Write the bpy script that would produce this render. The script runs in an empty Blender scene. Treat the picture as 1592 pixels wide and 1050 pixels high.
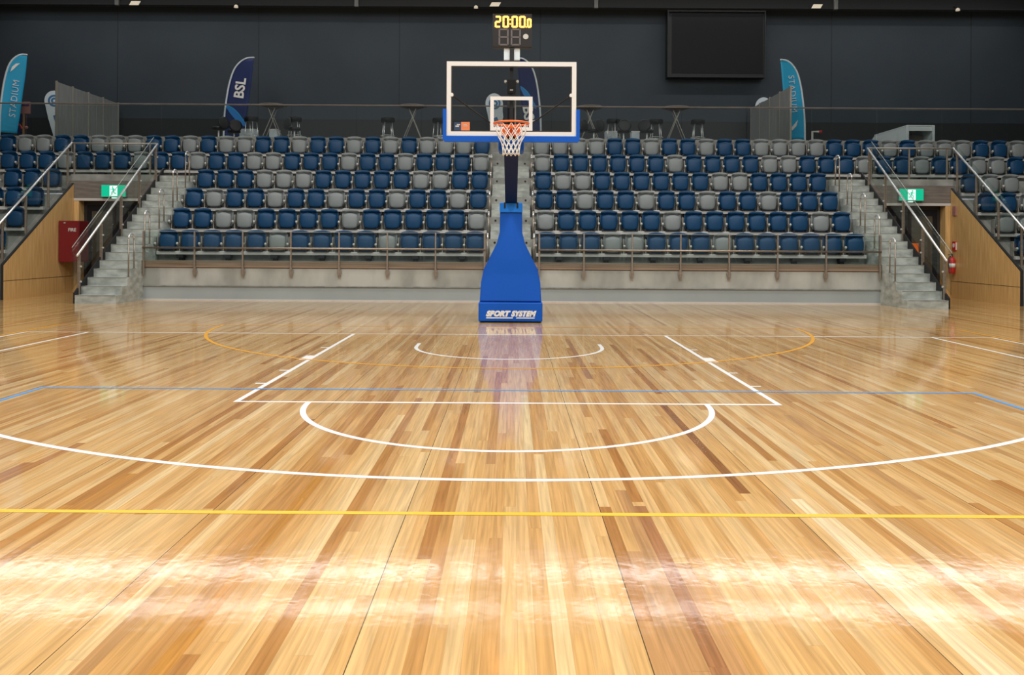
import bpy, bmesh, math, random
from mathutils import Vector, Matrix
PI = math.pi
C = bpy.context.scene.collection
S = bpy.context.scene

# ------------------------------------------------------------ camera, world, light, exposure
F = 1352.0                    # focal length in pixels of the 1592 px wide frame
H = 1.433                     # camera height
ROLL = 0.0061
cam_d = bpy.data.cameras.new('camera'); cam = bpy.data.objects.new('camera', cam_d); C.objects.link(cam)
cam_d.sensor_width = 36; cam_d.lens = 36 * F / 1592; cam_d.shift_y = -147 / 1592
cam_d.clip_end = 200
cam.matrix_world = Matrix.Translation((0, 0, H)) @ Matrix.Rotation(PI / 2, 4, 'X') @ Matrix.Rotation(ROLL, 4, 'Z')
S.camera = cam
w = bpy.data.worlds.new('world'); S.world = w; w.use_nodes = True
w.node_tree.nodes['Background'].inputs[0].default_value = (0.93, 0.97, 1.0, 1)
w.node_tree.nodes['Background'].inputs[1].default_value = 0.30
vs = S.view_settings
vs.view_transform = 'Standard'; vs.look = 'None'; vs.gamma = 1; vs.use_curve_mapping = False
vs.exposure = 0.0

def lamp(loc, size, power, tilt=0.0, col=(1, 0.98, 0.95), spread=PI):
    d = bpy.data.lights.new('arena_lamp', 'AREA'); d.shape = 'RECTANGLE'; d.size, d.size_y = size
    d.energy = power; d.color = col; d.spread = spread
    o = bpy.data.objects.new('arena_lamp', d); C.objects.link(o); o.location = loc; o.rotation_euler = (tilt, 0, 0)
    return o
for r in range(5):                                   # high bays over the court
    for c in range(4):
        lamp((-10.5 + 7 * c, -3 + 5.2 * r, 11.3), (1.6, 1.6), (390, 390, 310, 230, 265)[r])
for k in range(15):                                  # two lamp rows above the back of the stand
    lamp((-17.5 + 2.5 * k, 28.6, 10.6), (2.48, 0.22), 30, col=(1, 1, 1))
    lamp((-17.5 + 2.5 * k, 31.3, 10.45), (2.48, 0.22), 19, tilt=-0.6, col=(1, 1, 1))

def PX(x, y, Y):
    """real-world X and Z of the photo pixel (x, y) at depth Y"""
    u, v = x - 796, y - 378
    u, v = u + ROLL * v, v - ROLL * u
    return u * Y / F, H - v * Y / F

# ------------------------------------------------------------ materials
MATS = {}
def mat(name, col, rough=0.5, metal=0.0, emit=None, es=0.0, spec=0.5, coat=0.0):
    m = bpy.data.materials.new(name); m.use_nodes = True
    b = m.node_tree.nodes['Principled BSDF']
    b.inputs['Base Color'].default_value = (*col, 1); b.inputs['Roughness'].default_value = rough
    b.inputs['Metallic'].default_value = metal; b.inputs['Specular IOR Level'].default_value = spec
    b.inputs['Coat Weight'].default_value = coat
    if emit: b.inputs['Emission Color'].default_value = (*emit, 1); b.inputs['Emission Strength'].default_value = es
    MATS[name] = m
    return m
def mottled(name, c1, c2, scale=3.0, rough=0.7, stretch=(1, 1, 1), bump=0.0, detail=6, metal=0.0, contrast=(0.35, 0.65)):
    m = mat(name, c1, rough, metal); nt = m.node_tree; N = nt.nodes; L = nt.links
    tc = N.new('ShaderNodeTexCoord'); mp = N.new('ShaderNodeMapping'); mp.inputs['Scale'].default_value = stretch
    nz = N.new('ShaderNodeTexNoise'); nz.inputs['Scale'].default_value = scale; nz.inputs['Detail'].default_value = detail
    rp = N.new('ShaderNodeValToRGB')
    rp.color_ramp.elements[0].position = contrast[0]; rp.color_ramp.elements[1].position = contrast[1]
    rp.color_ramp.elements[0].color = (*c1, 1); rp.color_ramp.elements[1].color = (*c2, 1)
    L.new(tc.outputs['Object'], mp.inputs[0]); L.new(mp.outputs[0], nz.inputs['Vector']); L.new(nz.outputs[0], rp.inputs[0])
    L.new(rp.outputs[0], N['Principled BSDF'].inputs['Base Color'])
    if bump:
        b = N.new('ShaderNodeBump'); b.inputs['Strength'].default_value = bump; b.inputs['Distance'].default_value = 0.01
        L.new(nz.outputs[0], b.inputs['Height']); L.new(b.outputs[0], N['Principled BSDF'].inputs['Normal'])
    return m
def glass(name, tint, refl=1.0):
    m = bpy.data.materials.new(name); m.use_nodes = True; nt = m.node_tree; N = nt.nodes; L = nt.links
    for n in list(N): N.remove(n)
    out = N.new('ShaderNodeOutputMaterial'); mx = N.new('ShaderNodeMixShader'); tr = N.new('ShaderNodeBsdfTransparent')
    gl = N.new('ShaderNodeBsdfGlossy'); gl.inputs['Roughness'].default_value = 0.02; lw = N.new('ShaderNodeLayerWeight')
    lw.inputs[0].default_value = 0.5; tr.inputs[0].default_value = (*tint, 1)
    mu = N.new('ShaderNodeMath'); mu.operation = 'MULTIPLY_ADD'; mu.inputs[1].default_value = 0.55 * refl; mu.inputs[2].default_value = 0.035 * refl
    pw = N.new('ShaderNodeMath'); pw.operation = 'POWER'; pw.inputs[1].default_value = 4.5
    L.new(lw.outputs['Facing'], pw.inputs[0]); L.new(pw.outputs[0], mu.inputs[0]); L.new(mu.outputs[0], mx.inputs[0]); L.new(tr.outputs[0], mx.inputs[1]); L.new(gl.outputs[0], mx.inputs[2])
    L.new(mx.outputs[0], out.inputs[0]); MATS[name] = m
    return m

mottled('concrete', (0.19, 0.195, 0.175), (0.33, 0.335, 0.305), 2.2, 0.75, bump=0.15)
mottled('step_concrete', (0.27, 0.295, 0.265), (0.45, 0.475, 0.435), 4, 0.7, (1, 1, 2), bump=0.1)
mottled('tread_concrete', (0.19, 0.19, 0.17), (0.28, 0.28, 0.25), 6, 0.75)
mottled('fair_concrete', (0.27, 0.28, 0.25), (0.44, 0.45, 0.41), 1.6, 0.6, (1, 1, 0.5))
mottled('grey_panel', (0.29, 0.33, 0.33), (0.33, 0.37, 0.37), 1, 0.5)
mottled('fascia_brown', (0.24, 0.15, 0.10), (0.36, 0.25, 0.18), 2, 0.35, (0.4, 1, 20))
mottled('veneer', (0.56, 0.33, 0.12), (0.72, 0.46, 0.19), 3, 0.38, (9, 9, 0.45))
mottled('back_wall', (0.026, 0.038, 0.050), (0.032, 0.046, 0.059), 0.5, 0.7)
mottled('brushed_steel', (0.30, 0.25, 0.20), (0.40, 0.34, 0.28), 8, 0.38, (1, 1, 8), metal=0.75)  # bronze tint in the colour stands in for timber reflected in stainless steel
mottled('partition_grey', (0.20, 0.215, 0.205), (0.26, 0.27, 0.26), 4, 0.6, (6, 6, 0.5))
mottled('lintel_board', (0.13, 0.11, 0.095), (0.20, 0.175, 0.15), 2, 0.5, (1, 1, 9))
mat('chrome', (0.86, 0.86, 0.84), 0.30, 0.7)
mat('black', (0.006, 0.006, 0.007), 0.5)
mat('black_gloss', (0.006, 0.006, 0.008), 0.55, spec=0.25)
mat('beam_dark', (0.012, 0.014, 0.016), 0.6)
mat('ceiling_dark', (0.03, 0.033, 0.036), 0.8)
mat('door_dark', (0.022, 0.018, 0.015), 0.4)
mat('door_pane', (0.07, 0.06, 0.045), 0.2)
mat('seat_blue', (0.0035, 0.050, 0.130), 0.5, spec=0.4)
mat('seat_grey', (0.225, 0.25, 0.25), 0.5)
mat('bracket', (0.33, 0.31, 0.27), 0.45, 0.3)
mat('cap_white', (0.55, 0.55, 0.50), 0.4)
mat('beam_white', (0.54, 0.52, 0.49), 0.45)
mat('pad_blue', (0.0002, 0.092, 0.52), 0.5, spec=0.3)
mat('pad_light_blue', (0.002, 0.22, 0.92), 0.42)
mat('pad_navy', (0.001, 0.011, 0.07), 0.6, spec=0.2)
mat('white_paint', (0.78, 0.77, 0.74), 0.4)
mat('white_fabric', (0.70, 0.78, 0.82), 0.7)
mat('counter_white', (0.78, 0.86, 0.88), 0.6)
mat('net_white', (0.82, 0.82, 0.80), 0.7)
mat('rim_orange', (0.80, 0.16, 0.025), 0.35)
mat('flag_navy', (0.005, 0.019, 0.11), 0.65)
mat('flag_cyan', (0.01, 0.40, 0.70), 0.6)
mat('wave_blue', (0.015, 0.20, 0.58), 0.6)
mat('emblem_blue', (0.05, 0.19, 0.38), 0.6)
mat('fire_red', (0.165, 0.006, 0.010), 0.4)
mat('bright_red', (0.55, 0.02, 0.02), 0.35)
mat('sign_green', (0.0, 0.35, 0.20), 0.4, emit=(0.0, 0.62, 0.33), es=0.55)
mat('sign_white', (0.8, 0.9, 0.9), 0.4, emit=(0.75, 1.0, 0.95), es=0.8)
mat('digit_lit', (1, 0.4, 0.05), 0.4, emit=(1.0, 0.37, 0.05), es=4.5)
mat('digit_off', (0.13, 0.115, 0.11), 0.4)
mat('clock_body', (0.010, 0.006, 0.005), 0.4)
mat('line_white', (0.84, 0.84, 0.82), 0.25)
mat('line_yellow', (0.84, 0.46, 0.03), 0.25)
mat('line_orange', (0.82, 0.38, 0.02), 0.25)
mat('line_blue', (0.11, 0.33, 0.68), 0.25)
mat('sticker_orange', (0.75, 0.22, 0.08), 0.5)
mat('sticker_navy', (0.02, 0.05, 0.12), 0.5)
mat('purple', (0.08, 0.03, 0.10), 0.5)
mat('pink', (0.35, 0.16, 0.14), 0.5)
mat('panel_lamp', (0.6, 0.55, 0.45), 0.4, emit=(1, 0.85, 0.62), es=0.35)
mat('ochre', (0.40, 0.22, 0.08), 0.5)
glass('rail_glass', (0.90, 0.935, 0.925), 0.65)
glass('concourse_glass', (0.88, 0.90, 0.89), 0.8)
glass('board_glass', (0.90, 0.90, 0.89), 0.35)

def floor_material():
    m = mat('court_boards', (0.6, 0.4, 0.2), 0.16); nt = m.node_tree; N = nt.nodes; L = nt.links; B = N['Principled BSDF']
    W = 0.0645
    def M(op, a, b=None, c=None):
        n = N.new('ShaderNodeMath'); n.operation = op
        for i, v in enumerate((a, b, c)):
            if v is None: continue
            if isinstance(v, (int, float)): n.inputs[i].default_value = v
            else: L.new(v, n.inputs[i])
        return n.outputs[0]
    def wn(a, b=None):
        n = N.new('ShaderNodeTexWhiteNoise'); n.noise_dimensions = '2D'
        cx = N.new('ShaderNodeCombineXYZ'); L.new(a, cx.inputs[0])
        if b is not None:
            if isinstance(b, (int, float)): cx.inputs[1].default_value = b
            else: L.new(b, cx.inputs[1])
        L.new(cx.outputs[0], n.inputs[0]); return n.outputs[0]
    def mix(f, a, b, mode='MIX'):
        n = N.new('ShaderNodeMix'); n.data_type = 'RGBA'; n.blend_type = mode
        if isinstance(f, (int, float)): n.inputs[0].default_value = f
        else: L.new(f, n.inputs[0])
        for i, v in ((6, a), (7, b)):
            if isinstance(v, tuple): n.inputs[i].default_value = (*v, 1)
            else: L.new(v, n.inputs[i])
        return n.outputs[2]
    tc = N.new('ShaderNodeTexCoord'); sp = N.new('ShaderNodeSeparateXYZ'); L.new(tc.outputs['Object'], sp.inputs[0])
    X, Y = sp.outputs[0], sp.outputs[1]
    u = M('DIVIDE', M('SUBTRACT', X, 0.48), W)
    col = M('FLOOR', u); fu = M('FRACT', u)
    r1 = wn(col, 3.3); r2 = wn(col, 8.1)
    ln = M('ADD', 1.8, M('MULTIPLY', r2, 4.0))
    v = M('DIVIDE', M('ADD', Y, M('ADD', 40.0, M('MULTIPLY', r1, 23.0))), ln)
    seg = M('FLOOR', v); fv = M('FRACT', v)
    r3 = wn(col, seg)
    rp = N.new('ShaderNodeValToRGB'); rp.color_ramp.interpolation = 'LINEAR'; L.new(r3, rp.inputs[0])
    stops = [(0.0, (0.38, 0.17, 0.05)), (0.05, (0.47, 0.24, 0.078)), (0.16, (0.545, 0.303, 0.108)), (0.45, (0.595, 0.355, 0.138)),
             (0.72, (0.62, 0.39, 0.165)), (0.90, (0.64, 0.425, 0.195)), (1.0, (0.69, 0.49, 0.25))]
    e = rp.color_ramp.elements
    e[0].position = stops[0][0]; e[0].color = (*stops[0][1], 1); e[1].position = 1.0; e[1].color = (*stops[-1][1], 1)
    for p, c in stops[1:-1]:
        q = e.new(p); q.color = (*c, 1)
    base = rp.outputs[0]
    # individually dark boards seen in the photo
    def board(cx, y0, y1):
        k = math.floor((cx - 0.48) / W)
        a = M('COMPARE', col, float(k), 0.4)
        return M('MULTIPLY', a, M('MULTIPLY', M('GREATER_THAN', Y, y0), M('LESS_THAN', Y, y1)))
    for cx, y0, y1, c in [(1.32, 5.0, 7.72, (0.27, 0.12, 0.045)), (0.70, 1.5, 4.75, (0.34, 0.155, 0.065)), (0.765, 1.5, 3.9, (0.46, 0.245, 0.10)), (0.655, 2.0, 5.05, (0.44, 0.235, 0.095)),
                          (0.58, 1.5, 4.05, (0.45, 0.24, 0.10)), (0.52, 2.0, 3.3, (0.47, 0.25, 0.10)), (-1.18, 1.5, 5.75, (0.46, 0.215, 0.05)), (-1.40, 1.5, 3.6, (0.46, 0.25, 0.10)),
                          (-0.80, 4.3, 6.6, (0.50, 0.28, 0.11)), (-0.86, 6.1, 8.0, (0.42, 0.21, 0.08)), (-3.05, 4.4, 6.15, (0.42, 0.20, 0.075)), (-3.11, 3.4, 5.6, (0.40, 0.19, 0.08)), (-2.35, 4.6, 5.35, (0.46, 0.22, 0.06)),
                          (-2.42, 3.0, 4.7, (0.46, 0.22, 0.06)), (-2.20, 7.0, 10.5, (0.45, 0.23, 0.08)), (2.02, 3.8, 4.9, (0.49, 0.28, 0.11)), (2.30, 4.9, 7.3, (0.47, 0.26, 0.105)), (3.4, 5.0, 7.0, (0.49, 0.28, 0.11)),
                          (0.10, 6.0, 8.2, (0.64, 0.47, 0.25)), (1.62, 2.8, 4.9, (0.74, 0.57, 0.34)), (1.69, 2.4, 4.6, (0.70, 0.52, 0.29)), (-0.30, 8.3, 11.0, (0.45, 0.24, 0.09)), (0.85, 9.2, 13.0, (0.40, 0.20, 0.09))]:
        base = mix(board(cx, y0, y1), base, c)
    # grain along the boards
    cx = N.new('ShaderNodeCombineXYZ'); L.new(M('ADD', M('MULTIPLY', X, 55.0), M('MULTIPLY', r3, 90.0)), cx.inputs[0])
    L.new(M('ADD', M('MULTIPLY', Y, 1.6), M('MULTIPLY', r3, 40.0)), cx.inputs[1])
    nz = N.new('ShaderNodeTexNoise'); nz.inputs['Scale'].default_value = 1.0; nz.inputs['Detail'].default_value = 5; nz.inputs['Distortion'].default_value = 0.6
    L.new(cx.outputs[0], nz.inputs['Vector'])
    g = N.new('ShaderNodeMapRange'); L.new(nz.outputs[0], g.inputs[0])
    g.inputs[1].default_value = 0.3; g.inputs[2].default_value = 0.7; g.inputs[3].default_value = 0.74; g.inputs[4].default_value = 1.14
    base = mix(1.0, base, g.outputs[0], 'MULTIPLY')
    # fine gaps between boards, black sheet joints every twelve boards
    edge = M('LESS_THAN', fu, 0.022)
    endg = M('LESS_THAN', M('MULTIPLY', fv, ln), 0.003)
    base = mix(M('MULTIPLY', M('MAXIMUM', edge, endg), 0.28), base, (0.12, 0.06, 0.02))
    j = M('FRACT', M('DIVIDE', M('SUBTRACT', X, 0.48), W * 16))
    jl = M('LESS_THAN', j, 0.0042)
    base = mix(M('MULTIPLY', jl, 0.85), base, (0.04, 0.03, 0.02))
    L.new(base, B.inputs['Base Color'])
    # lacquer: low roughness with slight waviness from board to board
    cz = N.new('ShaderNodeCombineXYZ'); L.new(M('MULTIPLY', X, 18.0), cz.inputs[0]); L.new(M('MULTIPLY', Y, 14.0), cz.inputs[1])
    n2 = N.new('ShaderNodeTexNoise'); n2.inputs['Scale'].default_value = 1.0; n2.inputs['Detail'].default_value = 3; L.new(cz.outputs[0], n2.inputs['Vector'])
    bp = N.new('ShaderNodeBump'); bp.inputs['Strength'].default_value = 0.10; bp.inputs['Distance'].default_value = 0.004
    L.new(n2.outputs[0], bp.inputs['Height']); L.new(bp.outputs[0], B.inputs['Normal'])
    mr = N.new('ShaderNodeMapRange'); L.new(n2.outputs[0], mr.inputs[0]); mr.inputs[3].default_value = 0.03; mr.inputs[4].default_value = 0.12
    L.new(mr.outputs[0], B.inputs['Roughness'])
    B.inputs['IOR'].default_value = 1.5
    return m
floor_material()

# ------------------------------------------------------------ helpers
def box(bm, x0, x1, y0, y1, z0, z1, bevel=0.0):
    r = bmesh.ops.create_cube(bm, size=1)
    vs_ = r['verts']
    for v in vs_:
        v.co = Vector(((x0 + x1) / 2 + v.co.x * (x1 - x0), (y0 + y1) / 2 + v.co.y * (y1 - y0), (z0 + z1) / 2 + v.co.z * (z1 - z0)))
    if bevel:
        es = list({e for v in vs_ for e in v.link_edges})
        bmesh.ops.bevel(bm, geom=es, offset=bevel, segments=2, affect='EDGES', profile=0.5)
    return bm
def prism(bm, pts, axis, a0, a1):
    """extrude a 2D outline between a0 and a1 along axis; pts give the other two axes in order"""
    def mk(p, a):
        if axis == 'X': return (a, p[0], p[1])
        if axis == 'Y': return (p[0], a, p[1])
        return (p[0], p[1], a)
    A = [bm.verts.new(mk(p, a0)) for p in pts]; Bv = [bm.verts.new(mk(p, a1)) for p in pts]
    bm.faces.new(A); bm.faces.new(Bv[::-1]); n = len(pts)
    for i in range(n): bm.faces.new((A[i], Bv[i], Bv[(i + 1) % n], A[(i + 1) % n]))
    return bm
def tube(bm, pts, r, n=8, closed=False, caps=True):
    pts = [Vector(p) for p in pts]; rings = []; N_ = len(pts); up = None
    for i, p in enumerate(pts):
        a = pts[(i - 1) % N_] if (i > 0 or closed) else p; b = pts[(i + 1) % N_] if (i < N_ - 1 or closed) else p
        t = (b - a).normalized()
        if up is None: up = Vector((0, 0, 1)) if abs(t.z) < 0.9 else Vector((0, 1, 0))
        s = t.cross(up).normalized(); q = s.cross(t).normalized(); up = q
        rr = r[i] if isinstance(r, (list, tuple)) else r
        rings.append([bm.verts.new(p + (s * math.cos(2 * PI * k / n) + q * math.sin(2 * PI * k / n)) * rr) for k in range(n)])
    for i in range(N_ if closed else N_ - 1):
        A, B_ = rings[i], rings[(i + 1) % N_]
        for k in range(n): bm.faces.new((A[k], A[(k + 1) % n], B_[(k + 1) % n], B_[k]))
    if caps and not closed: bm.faces.new(rings[0][::-1]); bm.faces.new(rings[-1])
    return bm
def lathe(bm, prof, c=(0, 0, 0), n=20):
    rings = []
    for r, z in prof:
        rings.append([bm.verts.new((c[0] + r * math.cos(2 * PI * k / n), c[1] + r * math.sin(2 * PI * k / n), c[2] + z)) for k in range(n)])
    for A, B_ in zip(rings, rings[1:]):
        for k in range(n): bm.faces.new((A[k], A[(k + 1) % n], B_[(k + 1) % n], B_[k]))
    bm.faces.new(rings[0][::-1]); bm.faces.new(rings[-1])
    return bm
def NB(): return bmesh.new()
def obj(name, bm, m, parent=None, smooth=False, label=None, loc=None):
    bmesh.ops.recalc_face_normals(bm, faces=bm.faces)
    me = bpy.data.meshes.new(name); bm.to_mesh(me); bm.free()
    me.materials.append(MATS[m])
    if smooth:
        for p in me.polygons: p.use_smooth = True
    o = bpy.data.objects.new(name, me); C.objects.link(o)
    if parent: o.parent = parent
    if loc: o.location = loc
    if label: o['label'] = label
    return o
def tag(o, label, cat, group=None, kind=None):
    if label: o['label'] = label
    if cat: o['category'] = cat
    if group: o['group'] = group
    if kind: o['kind'] = kind
    return o
def thing(name, label, cat, loc=(0, 0, 0), rz=0.0, group=None):
    o = bpy.data.objects.new(name, None); C.objects.link(o); o.location = loc; o.rotation_euler = (0, 0, rz); o.empty_display_size = 0.1
    return tag(o, label, cat, group)
def struct(name, bm, m, label=None, parent=None):
    o = obj(name, bm, m, parent)
    if not parent: o['kind'] = 'structure'
    if label: o['label'] = label
    return o
def copy_tree(src, loc, rz=0.0, label=None, group=None):
    r = src.copy(); C.objects.link(r); r.location = loc; r.rotation_euler = (0, 0, rz)
    if label: r['label'] = label
    if group: r['group'] = group
    for ch in list(src.children):
        c = ch.copy(); C.objects.link(c); c.parent = r
        for g in list(ch.children):
            d = g.copy(); C.objects.link(d); d.parent = c
    return r
def text_mesh(s, size, m, parent, mtx, name='lettering', shear=0.0, thick=0.002, spacing=1.0, offset=0.0, label=None, sx=1.0):
    cu = bpy.data.curves.new('t', 'FONT'); cu.body = s; cu.size = size; cu.shear = shear; cu.extrude = thick
    cu.align_x = 'CENTER'; cu.align_y = 'CENTER'; cu.space_character = spacing; cu.offset = offset; cu.resolution_u = 3
    t = bpy.data.objects.new('t', cu); C.objects.link(t); bpy.context.view_layer.update()
    me = bpy.data.meshes.new_from_object(t.evaluated_get(bpy.context.evaluated_depsgraph_get()))
    bpy.data.objects.remove(t); bpy.data.curves.remove(cu)
    me.name = name; me.transform(Matrix.Scale(sx, 4, (1, 0, 0))); me.transform(mtx); me.materials.clear(); me.materials.append(MATS[m])
    o = bpy.data.objects.new(name, me); C.objects.link(o); o.parent = parent
    if label: o['label'] = label
    return o
FACE = Matrix.Rotation(PI / 2, 4, 'X')       # XY text plane turned to face the camera (-Y)
ORD = ['first', 'second', 'third', 'fourth', 'fifth', 'sixth', 'seventh', 'eighth', 'ninth', 'tenth', 'eleventh', 'twelfth', 'thirteenth', 'fourteenth',
       'fifteenth', 'sixteenth', 'seventeenth', 'eighteenth', 'nineteenth', 'twentieth', 'twenty-first', 'twenty-second', 'twenty-third', 'twenty-fourth',
       'twenty-fifth', 'twenty-sixth', 'twenty-seventh']

# ------------------------------------------------------------ room shell
bm = NB(); box(bm, -19, 19, -9, 27, -0.2, 0)
floor = struct('floor', bm, 'court_boards')
WALLY = 32.1
bm = NB(); box(bm, -19, 19, WALLY, WALLY + 0.2, 4.6, 12)
wall_back = struct('wall_back', bm, 'back_wall')
bm = NB()
for x in (-14.6, -9.4, -4.2, 1.0, 11.75, 16.9): box(bm, x - 0.01, x + 0.01, WALLY - 0.006, WALLY, 4.6, 12)
for x in (x * 1.3 for x in range(-13, 14)): box(bm, x - 0.006, x + 0.006, WALLY - 0.005, WALLY, 4.6, 5.9)
obj('panel_joint', bm, 'beam_dark', wall_back)
bm = NB(); box(bm, -19, 19, WALLY - 0.03, WALLY - 0.007, 4.6, 5.95)  # thin dark band laid over the lower back wall
bm2 = bm
struct('trim_1', bm2, 'beam_dark', 'dark lower band along the back wall')
bm = NB(); box(bm, -19, 19, -9, WALLY + 0.2, 12, 12.2); struct('ceiling', bm, 'ceiling_dark')
bm = NB(); box(bm, -19.2, -19, -9, WALLY, 0, 12); struct('wall_left', bm, 'back_wall')
bm = NB(); box(bm, 19, 19.2, -9, WALLY, 0, 12); struct('wall_right', bm, 'back_wall')
# roof beam with brackets and small lamps near the top of the photo
roof = thing('roof_beam', 'long dark steel beam spanning the top of the back wall', 'beam', (0, 31.2, 9.86))
bm = NB(); box(bm, -18.9, 18.9, -0.11, 0.11, 0.04, 0.40); obj('beam', bm, 'beam_dark', roof)
bm = NB(); box(bm, -18.9, 18.9, -0.16, 0.11, 0.0, 0.04); obj('flange', bm, 'ceiling_dark', roof)
for px in (181, 554, 927, 1300):
    x = PX(px, 5, 31.0)[0]; bm = NB(); box(bm, x - 0.07, x + 0.07, -0.2, -0.1, -0.02, 0.5, 0.01); obj('bracket', bm, 'partition_grey', roof)
for px, py, lab in [(210, 5, 'left'), (770, 7, 'middle'), (1270, 10, 'right')]:
    x, z = PX(px, py, 30.7)
    t = thing('floodlight', {'left': 'small flat floodlight under the roof beam at the far left',
                             'middle': 'small flat floodlight under the roof beam just above the lit clock',
                             'right': 'small flat floodlight under the roof beam, right of the black screen'}[lab], 'light', (x, 30.7, z), 0, 'floodlights under the roof beam')
    bm = NB(); prism(bm, [(-0.20, -0.07), (0.12, -0.07), (0.20, 0.07), (-0.12, 0.07)], 'Y', -0.03, 0.0); obj('lens', bm, 'panel_lamp', t)
    bm = NB(); box(bm, -0.15, 0.15, 0.0, 0.1, -0.07, 0.07, 0.01); box(bm, -0.02, 0.02, 0.1, 0.42, -0.02, 0.02); obj('housing', bm, 'beam_dark', t)
for px, py, lab in [(367, 10, 'above the navy flag'), (740, 11, 'left of the lit clock'), (1489, 15, 'at the far right of the picture')]:
    x, z = PX(px, py, 30.8)
    t = thing('spotlight', 'tiny round spotlight hanging from the roof beam ' + lab, 'light', (x, 30.8, z), 0, 'spotlights on the roof beam')
    bm = NB(); lathe(bm, [(0.03, -0.05), (0.075, -0.04), (0.06, 0.03), (0.02, 0.06)]); obj('lamp_head', bm, 'panel_lamp', t, True)
    bm = NB(); tube(bm, [(0, 0, 0.05), (0, 0.2, 0.12), (0, 0.3, 0.2)], 0.012, 6); obj('arm', bm, 'beam_dark', t)

# ------------------------------------------------------------ court markings (parts of the floor)
CX = -0.03; BL = 13.55; FT = 7.75; HY = 11.975; LW = 0.05
def strip(bm, pts, wd, z, closed=False):
    L_, R_ = [], []; n = len(pts)
    for i in range(n):
        a = Vector(pts[i - 1]) if (i or closed) else Vector(pts[i]); b = Vector(pts[(i + 1) % n]) if (i < n - 1 or closed) else Vector(pts[i])
        t = (b - a).normalized(); s = Vector((-t.y, t.x)) * wd / 2; p = Vector(pts[i])
        L_.append(bm.verts.new((p.x + s.x, p.y + s.y, z))); R_.append(bm.verts.new((p.x - s.x, p.y - s.y, z)))
    for i in range(n if closed else n - 1):
        k = (i + 1) % n; bm.faces.new((L_[i], L_[k], R_[k], R_[i]))
    return bm
def rect(bm, x0, x1, y0, y1, z):
    bm.faces.new([bm.verts.new(p) for p in ((x0, y0, z), (x1, y0, z), (x1, y1, z), (x0, y1, z))])
def arc(cx, cy, r, a0, a1, n=96): return [(cx + r * math.cos(a0 + (a1 - a0) * i / n), cy + r * math.sin(a0 + (a1 - a0) * i / n)) for i in range(n + 1)]
def mark(name, bm, m, label): return obj(name, bm, m, floor, label=label)
z = 0.0010
bm = NB(); rect(bm, CX - 2.45, CX + 2.45, FT, FT + LW, z)
for s in (-1, 1):
    xo = CX + s * 2.45; xi = xo - s * LW; rect(bm, min(xo, xi), max(xo, xi), FT + LW, BL, z)
    for d0, wd, ln in [(1.75, 0.05, 0.10), (2.60, 0.40, 0.10), (3.85, 0.05, 0.10), (4.75, 0.05, 0.10)]:
        rect(bm, min(xo, xo + s * ln), max(xo, xo + s * ln), BL - d0 - wd, BL - d0, z)
mark('key_outline', bm, 'line_white', 'white free-throw lane outline with lane marks')
bm = NB(); strip(bm, arc(CX, FT, 1.8 - LW / 2, PI, 2 * PI), LW, z); mark('free_throw_semicircle', bm, 'line_white', 'white free-throw semicircle')
a = math.asin(math.sqrt(6.725 ** 2 - 6.575 ** 2) / 6.725)
p3 = [(CX - 6.575, BL)] + arc(CX, HY, 6.725, PI + a, 2 * PI - a, 140) + [(CX + 6.575, BL)]
bm = NB(); strip(bm, p3, LW, z); mark('three_point_line', bm, 'line_white', 'white three-point line')
bm = NB(); strip(bm, [(CX - 1.275, HY + 0.375)] + arc(CX, HY, 1.275, PI, 2 * PI, 60) + [(CX + 1.275, HY + 0.375)], LW, z)
mark('no_charge_semicircle', bm, 'line_white', 'white no-charge semicircle under the basket')
bm = NB(); rect(bm, CX - 7.55, CX + 7.55, BL, BL + LW, z); rect(bm, CX - 7.55, CX - 7.5, -9, BL, z); rect(bm, CX + 7.5, CX + 7.55, -9, BL, z)
mark('boundary_line', bm, 'line_white', 'white basketball baseline and sidelines')
bm = NB(); rect(bm, CX - 7.65, CX + 7.65, 4.57, 4.62, z + 0.0006); mark('transverse_line', bm, 'line_yellow', 'bright yellow line across the near court')
bm = NB(); rect(bm, CX - 7.67, CX + 7.67, 14.8, 14.85, z + 0.0006); rect(bm, CX - 7.67, CX - 7.62, -9, 14.8, z + 0.0003); rect(bm, CX + 7.62, CX + 7.67, -9, 14.8, z + 0.0003)
mark('netball_boundary', bm, 'line_orange', 'orange-yellow outer boundary')
bm = NB(); strip(bm, arc(CX, 14.8, 4.88, PI, 2 * PI), LW, z + 0.0009); mark('goal_circle', bm, 'line_orange', 'orange goal circle')
bm = NB(); rect(bm, CX - 4.5, CX + 4.5, 8.42, 8.47, z + 0.0012); rect(bm, CX - 4.55, CX - 4.5, -9, 8.47, z + 0.0012); rect(bm, CX + 4.5, CX + 4.55, -9, 8.47, z + 0.0012)
mark('volleyball_outline', bm, 'line_blue', 'blue volleyball court outline')

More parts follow.
